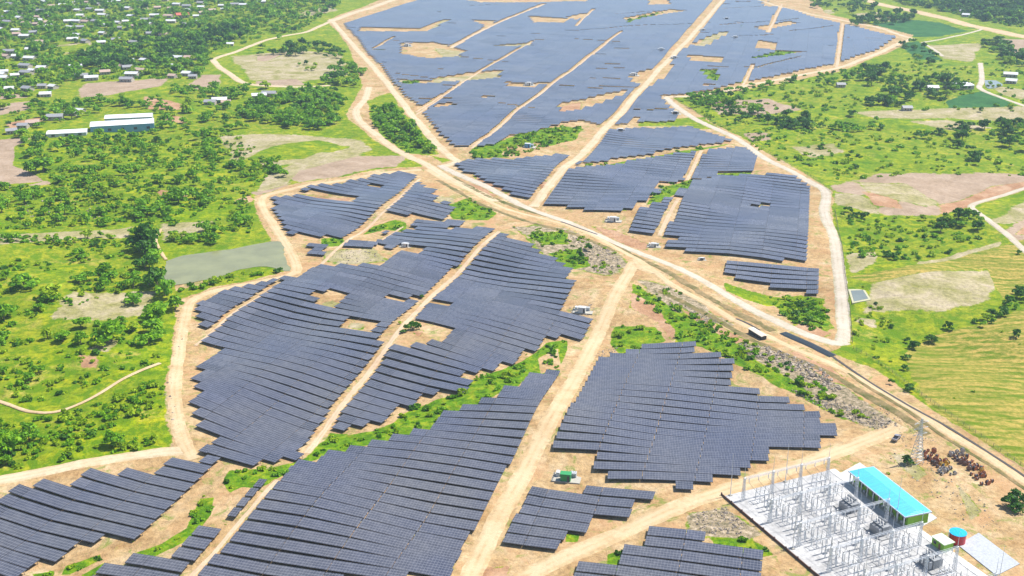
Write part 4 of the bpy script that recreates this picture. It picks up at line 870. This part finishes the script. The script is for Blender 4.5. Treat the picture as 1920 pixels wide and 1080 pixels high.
# ------------------------------------------------------------------ inverter stations in the fields
conc = simple('concrete', (.36, .34, .29), .8, 0, .1, .6); whitep = simple('white_paint', (.56, .57, .57), .45, 0, .04); darkp = simple('dark_metal', (.06, .065, .07), .5)
greenp = simple('green_cabin', (.03, .26, .08), .5, 0, .08)
def station(a, b, body, label, s=1., rot=-.2, group='inverter stations in the panel fields'):
    x, y = P(a, b); o = empty('inverter_station', (x, y, float(hgt(x, y))), rot, label, 'inverter station', group); o.scale = (s, s, s)
    m = MB(); m.box(-5.0, 5.2, -3.0, 3.2, -.5, .25); m.build('concrete_pad', conc, o)
    m = MB(); m.box(-1.8, 1.8, -2.6, -.3, .25, 2.9); m.build('cabin', body, o)
    m = MB(); m.box(-1.95, 1.95, -2.75, -.15, 2.903, 3.05); m.build('cabin_roof', whitep if body is not greenp else greenp, o)
    m = MB(); m.box(.6, 1.4, -2.66, -2.6, .3, 2.3); m.build('door', darkp, o)
    m = MB(); m.box(1.2, 3.4, .6, 2.4, .25, 1.9)
    for i in range(6): m.box(1.35 + i * .33, 1.45 + i * .33, .3, .598, .5, 1.7)
    for i in range(3): m.tube((1.7 + i * .6, 1.5, 1.9), (1.7 + i * .6, 1.5, 2.6), .1, .06)
    m.build('transformer', simple('grey_equipment', (.42, .44, .45), .5), o)
    m = MB(); m.box(-3.8, -2.6, .2, 2.2, .25, 1.9); m.box(-2.3, -1.2, .6, 2.0, .25, 1.6); m.build('switch_cabinet', whitep, o)
    m = MB()
    for i in range(4): m.box(-4.6, -4.45, -2.6 + i * 1.6, -2.45 + i * 1.6, .25, 1.5)
    m.build('bollard_rail', darkp, o)
ST = [(1062,897,'g','green cabin on white pad beside the main dirt road',1.),(1092,584,'w','white cabinets on rubble right of the middle left field',1.2),(1150,414,'w','white cabin on orange soil above the corridor road',1.1),(990,276,'b','blue cabin in the green clearing above the corridor',1.5),
 (1226,462,'w','small white cabin at the near corner of the right middle field',.8),(1316,487,'d','dark cabinet below the right middle field',.5),(762,462,'w','pale cabinets in the notch left of the lane',.8),(992,160,'w','station in the lone pale rectangle of the far field',1.3),(1188,142,'w','white station at left of main road beside the narrow clearing',1.6),(1240,95,'w','white station on a spur left of the far main road',1.6),
 (1265,110,'w','white station at the bend of the far main road',1.4),(1318,58,'w','white station right of the far main road',1.5),(764,87,'w','white station at the left tip of the far brown clearing',1.5),(1164,247,'d','dark-cabined station by main road above the green strip field',1.2),(1266,214,'d','station beside the right perimeter road bend',1.2),
 (1362,37,'d','station on spur right of the far main road',1.3),(1378,72,'w','station in the far right field clearing',1.3),(1110,618,'w','',0)]
for a, b, k, l, s in ST:
    if s: station(a, b, {'g': greenp, 'w': whitep, 'b': RC['blue'], 'd': darkp}[k], l, min(s, 1.0 + .15 * (s > 1.2)))

# ------------------------------------------------------------------ substation
gravel = soil_material('substation_gravel', (.34, .335, .33), (.43, .425, .42), (.52, .515, .51), False)
Bc = P(1562, 884); Uc = P(1840, 1080); Ac = P(1378, 947)
e = np.array(Uc) - np.array(Bc); UL = np.linalg.norm(e); e /= UL; n_ = np.array((e[1], -e[0])); 
if (np.array(Ac) - np.array(Bc)) @ n_ < 0: n_ = -n_
VL = (np.array(Ac) - np.array(Bc)) @ n_
print('SUB', Bc, Uc, Ac, UL, VL)
az = math.atan2(e[1], e[0])
def SW(u, v): p = np.array(Bc) + e * u + n_ * v; return float(p[0]), float(p[1])
def subpoly(u0, u1, v0, v1): return np.array([SW(u0, v0), SW(u1, v0), SW(u1, v1), SW(u0, v1)])
sheet('gravel_yard', subpoly(-1, UL + 22, -1.5, VL), gravel, .22, zmean=False, thick=.6)
sheet('yard_kerb_path', subpoly(-1, UL + 22, -1.5, 1.2), simple('kerb_white', (.60, .60, .58), .7), .30, thick=.5)
sheet('concrete_court', [(1795,1022),(1835,1000),(1912,1058),(1868,1080)], simple('court_grey', (.36, .38, .41), .7), .25, thick=.4)
sheet('building_apron', [(1572,890),(1612,868),(1757,972),(1703,1003)], simple('apron', (.48, .47, .45), .8), .25, thick=.4)
galv = simple('gantry_steel', (.66, .67, .68), .45, .2, .06); insul = simple('porcelain', (.62, .60, .58), .3, 0, .05); equip = simple('switchgear_grey', (.55, .56, .57), .5, 0, .06)
def lattice(m, x, y, z0, z1, w0, w1, r=.05, nb=6):
    c = lambda t: [(x + sx * (w0 + (w1 - w0) * t) / 2, y + sy * (w0 + (w1 - w0) * t) / 2, z0 + (z1 - z0) * t) for sx, sy in ((-1, -1), (1, -1), (1, 1), (-1, 1))]
    for k in range(4): m.tube(c(0)[k], c(1)[k], r * 1.4, None, 4)
    for b in range(nb):
        a_, b_ = c(b / nb), c((b + 1) / nb)
        for k in range(4): m.tube(a_[k], b_[(k + 1) % 4], r, None, 3); m.tube(b_[k], b_[(k + 1) % 4], r, None, 3)
def place(proto, used, u, v, label, rot=0., name=None):
    o = proto if not used else copy_tree(proto); x, y = SW(u, v); o.location = (x, y, .25); o.rotation_euler = (0, 0, az + rot); tag(o, label); return o
HG = 11.0
def gantry(nbay, bw):
    o = empty('gantry', (0, 0, 0), 0, 'x', 'gantry', 'steel gantries in the substation'); half = nbay * bw / 2
    for i in range(nbay + 1):
        m = MB(); y = -half + i * bw; lattice(m, 0, y, 0, HG - 2.2, .9, .5, .06, 8); m.tube((0, y, HG - 2.2), (0, y, HG + 3.2), .09, .03, 5); m.build('column', galv, o)
    m = MB()
    for s in (-.28, .28):
        for zz in (HG - 2.9, HG - 2.3): m.tube((s, -half, zz), (s, half, zz), .055, None, 4)
    k = int(2 * half / 1.2)
    for i in range(k):
        y0 = -half + i * 1.2
        for s in (-.28, .28): m.tube((s, y0, HG - 2.9), (s, y0 + 1.2, HG - 2.3), .04, None, 3)
        m.tube((-.28, y0, HG - 2.9), (.28, y0 + 1.2, HG - 2.9), .035, None, 3)
    m.build('beam', galv, o)
    for i in range(nbay * 3):
        y = -half + (i + .5) * bw / 3; m = MB(); m.tube((0, y, HG - 2.9), (0, y, HG - 4.6), .1, .1, 5)
        for q in range(5): m.tube((0, y, HG - 3.1 - q * .3), (0, y, HG - 3.16 - q * .3), .2, .2, 6)
        m.build('insulator_string', insul, o)
    return o
NB = 3; BW = (VL - 10) / NB; gl = ['first', 'second', 'third', 'fourth', 'fifth', 'sixth']
gp = gantry(NB, BW); us = [4 + i * (UL + 6) / 5 for i in range(6)]
for i, u in enumerate(us):
    place(gp, i > 0, u, VL / 2 + 1, f'{gl[i]} lattice steel gantry from the back of the gravel substation yard')
def breaker():
    o = empty('circuit_breaker', (0, 0, 0), 0, 'x', 'circuit breaker', 'circuit breakers in the gravel yard')
    m = MB()
    for y in (-1.8, 0, 1.8): m.box(-.12, .12, y - .12, y + .12, -.2, 2.2)
    m.box(-.15, .15, -2.2, 2.2, 2.2, 2.45); m.build('support_frame', galv, o)
    m = MB(); m.box(.2, .8, -.5, .5, .6, 1.9); m.build('control_box', equip, o)
    for y in (-1.8, 0, 1.8):
        m = MB(); m.tube((0, y, 2.45), (0, y, 4.9), .14, .11, 7); m.tube((0, y, 4.9), (0, y, 5.1), .2, .2, 7)
        for q in range(6): m.tube((0, y, 2.7 + q * .35), (0, y, 2.76 + q * .35), .26, .22, 8)
        m.build('pole_insulator', insul, o)
    return o
def disconnector():
    o = empty('disconnector', (0, 0, 0), 0, 'x', 'disconnector', 'disconnect switches in the gravel yard'); m = MB()
    for x in (-1.2, 1.2):
        for y in (-1.8, 1.8): m.box(x - .1, x + .1, y - .1, y + .1, -.2, 2.9)
        m.box(x - .1, x + .1, -2.3, 2.3, 2.9, 3.05)
    for y in (-1.8, 0, 1.8): m.box(-1.1, 1.1, y - .08, y + .08, 3.05, 3.2)
    m.build('support_frame', galv, o)
    for y in (-1.8, 0, 1.8):
        m = MB()
        for x in (-1.0, 1.0): m.tube((x, y, 3.2), (x, y, 4.6), .12, .1, 6)
        m.tube((-1.3, y, 4.68), (1.3, y, 4.68), .06, None, 5); m.build('switch_blade', insul, o)
    return o
def insulator_post():
    o = empty('instrument_transformer', (0, 0, 0), 0, 'x', 'instrument transformer', 'instrument transformers in the gravel yard'); m = MB(); m.box(-.14, .14, -.14, .14, -.2, 2.5); m.box(-.3, .3, -.3, .3, 2.5, 2.62); m.build('pedestal', galv, o)
    m = MB(); m.tube((0, 0, 2.62), (0, 0, 4.6), .17, .12, 7); m.tube((0, 0, 4.6), (0, 0, 5.0), .24, .24, 8)
    for q in range(5): m.tube((0, 0, 2.8 + q * .34), (0, 0, 2.87 + q * .34), .27, .23, 8)
    m.build('porcelain_column', insul, o); return o
def transformer():
    o = empty('power_transformer', (0, 0, 0), 0, 'x', 'transformer', 'power transformers along the yard path'); m = MB(); m.box(-4.2, 4.2, -3.2, 3.2, -.2, .35); m.build('plinth', simple('plinth', (.30, .30, .30), .8), o)
    tm = simple('transformer_grey', (.27, .28, .29), .5, .1)
    m = MB(); m.box(-2.4, 2.4, -1.3, 1.3, .35, 3.4); m.box(-2.6, 2.6, -1.45, 1.45, 3.4, 3.6); m.build('tank', tm, o)
    for s in (-1, 1):
        m = MB()
        for i in range(9): m.box(-2.2 + i * .52, -2.0 + i * .52, *(sorted((s * 1.5, s * 2.7))), .6, 3.1)
        m.build('radiator', simple('radiator_grey', (.36, .37, .38), .5), o)
    m = MB(); m.tube((-2.2, 0.9, 4.4), (1.4, .9, 4.4), .45, None, 10); m.box(-1.6, -1.45, .85, .95, 3.6, 4.0); m.box(.7, .85, .85, .95, 3.6, 4.0); m.build('conservator', tm, o)
    for i in range(3):
        m = MB(); m.tube((-1.4 + i * 1.4, -.5, 3.6), (-1.5 + i * 1.5, -1.0, 5.7), .17, .08, 7)
        for q in range(5): m.tube((-1.41 + i * 1.42, -.56 - q * .07, 3.85 + q * .33), (-1.41 + i * 1.42, -.57 - q * .07, 3.9 + q * .33), .3, .26, 8)
        m.build('bushing', insul, o)
    return o
tp = transformer()
for i, (a, b) in enumerate([(1592,958),(1650,1000),(1744,1062)]):
    q = np.array(P(a, b)) - np.array(Bc); place(tp, i > 0, q @ e, q @ n_, ['farthest grey power transformer, nearest the blue-roofed building\'s back end', 'middle grey power transformer beside the yard path', 'nearest grey power transformer, at the bottom of the yard'][i])
TRU = [((np.array(P(a, b)) - np.array(Bc)) @ e, (np.array(P(a, b)) - np.array(Bc)) @ n_) for a, b in [(1592,958),(1650,1000),(1744,1062)]]
bp_, dp_, ip_ = breaker(), disconnector(), insulator_post(); ub = ud = ui = False; rowsn = 0
nb_ = len(us)
for bi, u in enumerate(us):
    for vi in range(NB):
        v = 6 + (vi + .5) * BW
        def free(uu, vv): return all(abs(uu - a) > 6.2 or abs(vv - b) > 5.2 for a, b in TRU) and uu < UL + 16
        bl = f'in the {gl[bi]} bay from the back, {["right", "middle", "left"][vi]} column'
        if free(u + 2.6, v): place(dp_, ud, u + 2.6, v, f'disconnect switch {bl}, farther of two'); ud = True
        if free(u + 11.6, v): place(dp_, ud, u + 11.6, v, f'disconnect switch {bl}, nearer of two'); ud = True
        if free(u + 6.4, v): place(bp_, ub, u + 6.4, v, f'circuit breaker on steel frame {bl}'); ub = True
        for k, dv in enumerate((-2.4, 0, 2.4)):
            if free(u + 8.8, v + dv): place(ip_, ui, u + 8.8, v + dv, f'{["right", "middle", "left"][k]} instrument transformer of three {bl}'); ui = True
            if free(u + 14.0, v + dv): place(ip_, ui, u + 14.0, v + dv, f'{["right", "middle", "left"][k]} surge arrester of three {bl}')
# overhead conductors
def wires():
    o = empty('overhead_conductors', (0, 0, 0), 0, 'overhead conductor wires strung between the substation gantries', 'conductor wires')
    for k in range(NB * 3):
        m = MB()
        for i in range(nb_ - 1):
            v = VL / 2 + 1 - NB * BW / 2 + (k + .5) * BW / 3; p = []
            for t in np.linspace(0, 1, 7):
                x, y = SW(us[i] + (us[i + 1] - us[i]) * t, v); p.append((x, y, .25 + HG - 4.6 - 1.2 * 4 * t * (1 - t)))
            for a_, b_ in zip(p[:-1], p[1:]): m.tube(a_, b_, .05, None, 3)
        m.build('wire', darkp, o)
wires()
mp = None
for i, (u, v, l) in enumerate([(-.5, VL - 2, 'left back'), (-.5, VL * .45, 'centre back'), (UL * .5, VL - 1.5, 'left side'), (UL * .5, 2.2, 'path side'), (UL + 8, 2.0, 'near right')]):
    if mp is None:
        mp = empty('lightning_mast', (0, 0, 0), 0, 'x', 'mast', 'lightning masts around the gravel yard'); m = MB(); m.tube((0, 0, 0), (0, 0, 8), .15, .10, 7); m.tube((0, 0, 8), (0, 0, 16), .09, .04, 6); m.build('pole', galv, mp); m = MB(); m.box(-.5, .5, -.5, .5, -.3, .3); m.build('footing', conc, mp)
    place(mp, i > 0, u, v, f'tall thin lightning mast at the {l} of the gravel yard')
# boundary wall on the left side of the yard
wallo = empty('boundary_wall', (*SW(-2, VL + .6), 0), az, 'low dark brown boundary wall along the left edge of the gravel yard', 'wall')
m = MB(); m.box(0, UL + 26, -.10, .10, -.6, .9); m.build('wall_panel', simple('wall_redbrown', (.15, .08, .055), .8), wallo)
for i in range(int((UL + 26) / 6) + 1): m = MB(); m.box(i * 6 - .2, i * 6 + .2, -.2, .2, -.6, 1.2); m.build('pillar', simple('wall_dark', (.10, .06, .05), .8), wallo)
# control building
hb = 4.3; A = PZ(1590, 884, hb); B = PZ(1697, 971, hb); C_ = PZ(1738, 953, hb); L_ = np.linalg.norm(B - A); eb = (B - A) / L_; nb2 = np.array((-eb[1], eb[0])); D_ = abs((C_ - B) @ nb2); mid = (A + B) / 2 + nb2 * D_ / 2
print('BLD', L_, D_)
o = empty('control_building', (mid[0], mid[1], .27), math.atan2(eb[1], eb[0]), 'long green-walled control building with bright cyan roof beside the gravel yard', 'building')
cyan = simple('cyan_roof', (.0, .42, .72), .35, 0, .03); 
_t = cyan.node_tree; _b = _t.nodes['Principled BSDF']; _w = _t.nodes.new('ShaderNodeTexWave'); _w.inputs['Scale'].default_value = 1.1; _w.inputs['Distortion'].default_value = 0; _tc = _t.nodes.new('ShaderNodeTexCoord'); _t.links.new(_tc.outputs['Object'], _w.inputs[0])
_bp = _t.nodes.new('ShaderNodeBump'); _bp.inputs['Strength'].default_value = .6; _bp.inputs['Distance'].default_value = .12; _t.links.new(_w.outputs['Fac'], _bp.inputs['Height']); _t.links.new(_bp.outputs[0], _b.inputs['Normal'])
_mp = _t.nodes.new('ShaderNodeMapping'); _mp.inputs['Scale'].default_value = (1.5, .12, 1); _t.links.new(_tc.outputs['Object'], _mp.inputs[0]); _st = ramp(_t, noise(_t, 1., 4, .7, _mp.outputs[0]), [(.35, (.0, .34, .62)), (.62, (.01, .47, .80))]); _t.links.new(_st, _b.inputs['Base Color'])
greenw = simple('green_wall', (.20, .42, .03), .7, 0, .08); m = MB(); m.box(-L_ / 2 + .7, L_ / 2 - .7, -D_ / 2 + 1.9, D_ / 2 - .7, 0, hb - .4); m.build('wall', greenw, o)
m = MB(); m.box(-L_ / 2 + .6, L_ / 2 - .6, -D_ / 2 + .3, D_ / 2 - .6, -.3, .0); m.build('plinth', conc, o)
m = MB(); m.box(-L_ / 2, L_ / 2, -D_ / 2, D_ / 2, hb - .4, hb - .05); m.build('gutter', simple('gutter_grey', (.42, .44, .52), .5), o)
m = MB(); x, y = L_ / 2 - .25, D_ / 2 - .25; m.add([(-x, -y, hb - .05), (x, -y, hb - .05), (x, y, hb - .05), (-x, y, hb - .05), (-x + 1, 0, hb + .85), (x - 1, 0, hb + .85)], [(0, 1, 5, 4), (2, 3, 4, 5), (1, 2, 5), (3, 0, 4)]); m.build('roof', cyan, o)
nbay = 9
for i in range(nbay + 1):
    x = -L_ / 2 + .9 + (L_ - 1.8) * i / nbay; m = MB(); m.box(x - .16, x + .16, -D_ / 2 + .35, -D_ / 2 + .67, 0, hb - .4); m.build('pillar', whitep, o)
for i in range(nbay):
    x = -L_ / 2 + .9 + (L_ - 1.8) * (i + .5) / nbay; m = MB()
    if i in (2, 6): m.box(x - .7, x + .7, -D_ / 2 + 1.84, -D_ / 2 + 1.898, 0.02, 2.4); m.build('door', doorm, o)
    else: m.box(x - .9, x + .9, -D_ / 2 + 1.84, -D_ / 2 + 1.898, 1.1, 2.5); m.build('window', glassm, o)
for i in range(6):
    x = -L_ / 2 + 3 + i * (L_ - 6) / 5; m = MB(); m.box(x - .4, x + .4, -D_ / 2 + 1.2, -D_ / 2 + 1.6, .1, .9); m.build('air_unit', whitep, o)
# water tank, guard house
x, y = P(1797, 1021); o = empty('water_tank', (x, y + 1.5, .2), 0, 'round red water tank with cyan lid beside the gravel yard', 'water tank')
m = MB(); m.tube((0, 0, 0), (0, 0, 3.3), 2.55, 2.55, 28); m.build('tank_shell', simple('red_paint', (.52, .02, .03), .4, 0, .05), o)
m = MB(); m.tube((0, 0, 3.3), (0, 0, 3.45), 2.7, 2.7, 28); m.tube((0, 0, 3.45), (0, 0, 3.75), 2.6, .3, 28); m.build('lid', cyan, o)
m = MB(); m.box(-2.85, -2.75, -.3, .3, 0, 3.6); [m.box(-2.9, -2.7, -.3, .3, .3 + .4 * k, .36 + .4 * k) for k in range(8)]; m.build('ladder', galv, o)
x, y = P(1768, 1030); o = empty('guard_house', (x, y + 1, .2), az, 'small pale-roofed green guard house beside the red water tank', 'guard house')
m = MB(); m.box(-2.6, 2.6, -1.9, 1.9, 0, 2.7); m.build('wall', greenw, o); m = MB(); m.box(-2.9, 2.9, -2.2, 2.2, 2.7, 2.95); m.build('roof', simple('roof_pale_green', (.52, .62, .44), .6), o)
m = MB(); m.box(-1.9, -.7, -1.96, -1.902, 1, 2.1); m.build('window', glassm, o); m = MB(); m.box(.3, 1.2, -1.96, -1.902, 0, 2.1); m.build('door', doorm, o)
# transmission tower
x, y = P(1718, 866); o = empty('transmission_tower', (x, y, float(hgt(x, y))), .4, 'tall pale lattice transmission tower behind the cyan-roofed building', 'tower')
m = MB(); lattice(m, 0, 0, 0, 11, 3.6, 1.1, .08, 8); m.build('legs', whitep, o); m = MB(); lattice(m, 0, 0, 11, 17.5, 1.1, .4, .06, 7); m.build('mast', whitep, o)
for z_ in (11.2, 13.6, 15.8):
    m = MB(); m.tube((-3.2, 0, z_), (3.2, 0, z_), .1, None, 4); m.tube((-3.2, 0, z_), (0, 0, z_ + 1.1), .07, None, 4); m.tube((3.2, 0, z_), (0, 0, z_ + 1.1), .07, None, 4); m.build('crossarm', galv, o)
# cable drums
def drum(mc):
    o = empty('cable_drum', (0, 0, 0), 0, 'x', 'cable drum', 'cable drums stored in two rows behind the substation')
    for s in (-1, 1): m = MB(); m.tube((s * .55, 0, 1.0), (s * .68, 0, 1.0), 1.0, 1.0, 14); m.build('flange', mc, o)
    m = MB(); m.tube((-.55, 0, 1.0), (.55, 0, 1.0), .68, .68, 12); m.build('cable_core', darkp, o); return o
DC = {'rust red': simple('drum_red', (.36, .12, .05), .7), 'yellow': simple('drum_yellow', (.62, .36, .03), .6), 'brown': simple('drum_brown', (.20, .11, .08), .8), 'pale grey': simple('drum_grey', (.42, .38, .35), .8)}
DP = {}
def drumrow(line, n, cols, rowname):
    ln = PV(line); d = np.concatenate([[0], np.cumsum(np.linalg.norm(np.diff(ln, axis=0), axis=1))])
    for i in range(n):
        for lane in (-1, 0, 1):
            if random.random() < .22: continue
            t = (i + random.uniform(-.2, .2)) / n * d[-1]; k = min(len(ln) - 2, max(0, np.searchsorted(d, t) - 1)); p = ln[k] + (ln[k + 1] - ln[k]) * (t - d[k]) / (d[k + 1] - d[k]); dr = ln[k + 1] - ln[k]; dr /= np.linalg.norm(dr)
            p = p + np.array((-dr[1], dr[0])) * (lane * 2.1 + random.uniform(-.7, .7)); c = cols(i / n, lane)
            if c not in DP: DP[c] = drum(DC[c]); o = DP[c]
            else: o = copy_tree(DP[c])
            o.location = (p[0], p[1], float(hgt(*p))); o.rotation_euler = (0, 0, random.uniform(0, 3.1)); q = random.uniform(.5, .95); o.scale = (q, q, q)
            tag(o, f'{c} cable drum in the {rowname} storage row', group=f'{c} cable drums in the {rowname} storage row')
drumrow([(1736,846),(1760,868),(1784,895)], 11, lambda t, l: 'yellow' if .5 < t < .72 and l >= 0 else 'rust red' if t < .5 else 'pale grey' if t > .7 else 'brown', 'left')
drumrow([(1792,850),(1825,880),(1845,902),(1858,914)], 14, lambda t, l: 'pale grey' if t < .1 else 'yellow' if .5 < t < .62 and l > -1 else 'brown' if (l == -1 and t < .6) else 'rust red', 'right')
# pickup
x, y = P(1680, 825); o = empty('pickup_truck', (x, y, float(hgt(x, y)) + .2), .9, 'grey pickup truck parked by the dirt road above the cyan-roofed building', 'pickup truck'); tk = simple('truck_grey', (.30, .29, .32), .3, .3)
m = MB(); m.box(-2.5, 2.5, -.9, .9, .55, .75); m.box(1.1, 2.5, -.88, .88, .75, 1.15); m.box(-2.5, -.5, -.9, -.8, .75, 1.2); m.box(-2.5, -.5, .8, .9, .75, 1.2); m.box(-2.5, -2.4, -.8, .8, .75, 1.2); m.box(-.5, 1.1, -.88, .88, .75, 1.15); m.build('body', tk, o)
m = MB(); m.add([(-.5, -.85, 1.15), (1.2, -.85, 1.15), (1.2, .85, 1.15), (-.5, .85, 1.15), (-.4, -.7, 1.8), (.7, -.7, 1.8), (.7, .7, 1.8), (-.4, .7, 1.8)], [(4, 5, 6, 7), (0, 1, 5, 4), (1, 2, 6, 5), (2, 3, 7, 6), (3, 0, 4, 7)]); m.build('cab', glassm, o)
m = MB(); m.box(-.4, .7, -.72, .72, 1.803, 1.86); m.build('cab_roof', tk, o)
for sx in (-1.6, 1.6):
    for sy in (-.85, .85): m = MB(); m.tube((sx, sy - .12, .38), (sx, sy + .12, .38), .38, None, 12); m.build('wheel', darkp, o)
# fence along the right perimeter
def fence(name, line, label, step=3.2, h=2.2):
    ln = resample(PV(line), step); o = empty(name, (ln[0][0], ln[0][1], 0), 0, label, 'fence'); x0, y0 = ln[0]
    for x, y in ln: m = MB(); z = float(hgt(x, y)); m.box(x - x0 - .05, x - x0 + .05, y - y0 - .05, y - y0 + .05, z - .3, z + h * .75); m.build('post', simple('fence_dark', (.10, .09, .08), .8), o)
    m = MB()
    for (xa, ya), (xb, yb) in zip(ln[:-1], ln[1:]):
        for zz in (.4, .8, 1.2, 1.55): m.tube((xa - x0, ya - y0, float(hgt(xa, ya)) + zz), (xb - x0, yb - y0, float(hgt(xb, yb)) + zz), .035, None, 3)
    m.build('fence_wires', simple('fence_dark', (.10, .09, .08), .8), o)
fence('perimeter_fence', [(1565,395),(1578,460),(1585,520),(1594,590),(1598,645)], 'dark post-and-wire fence along the right perimeter road')
fence('perimeter_fence', [(1262,180),(1300,208),(1360,240),(1412,266),(1470,304),(1530,338),(1562,362)], 'dark post-and-wire fence beside the upper right perimeter road', 5)
fence('perimeter_fence', [(1600,655),(1660,690),(1760,765),(1850,828),(1930,885)], 'dark post-and-wire fence between the ditch and the striped crop field')

# ------------------------------------------------------------------ haze
m = MB(); m.box(-27000, 27000, -4500, 13000, -12, 215); hz = m.build('haze', [bpy.data.materials.new('haze_air')]); tag(hz, 'thin bluish haze over the far fields and village', 'haze', kind='stuff')
hm = hz.data.materials[0]; hm.use_nodes = True; t = hm.node_tree; t.nodes.remove(t.nodes['Principled BSDF']); pv = t.nodes.new('ShaderNodeVolumePrincipled')
pv.inputs['Color'].default_value = (.62, .80, 1., 1); pv.inputs['Density'].default_value = .00010; pv.inputs['Anisotropy'].default_value = .2; t.links.new(pv.outputs[0], t.nodes['Material Output'].inputs['Volume'])
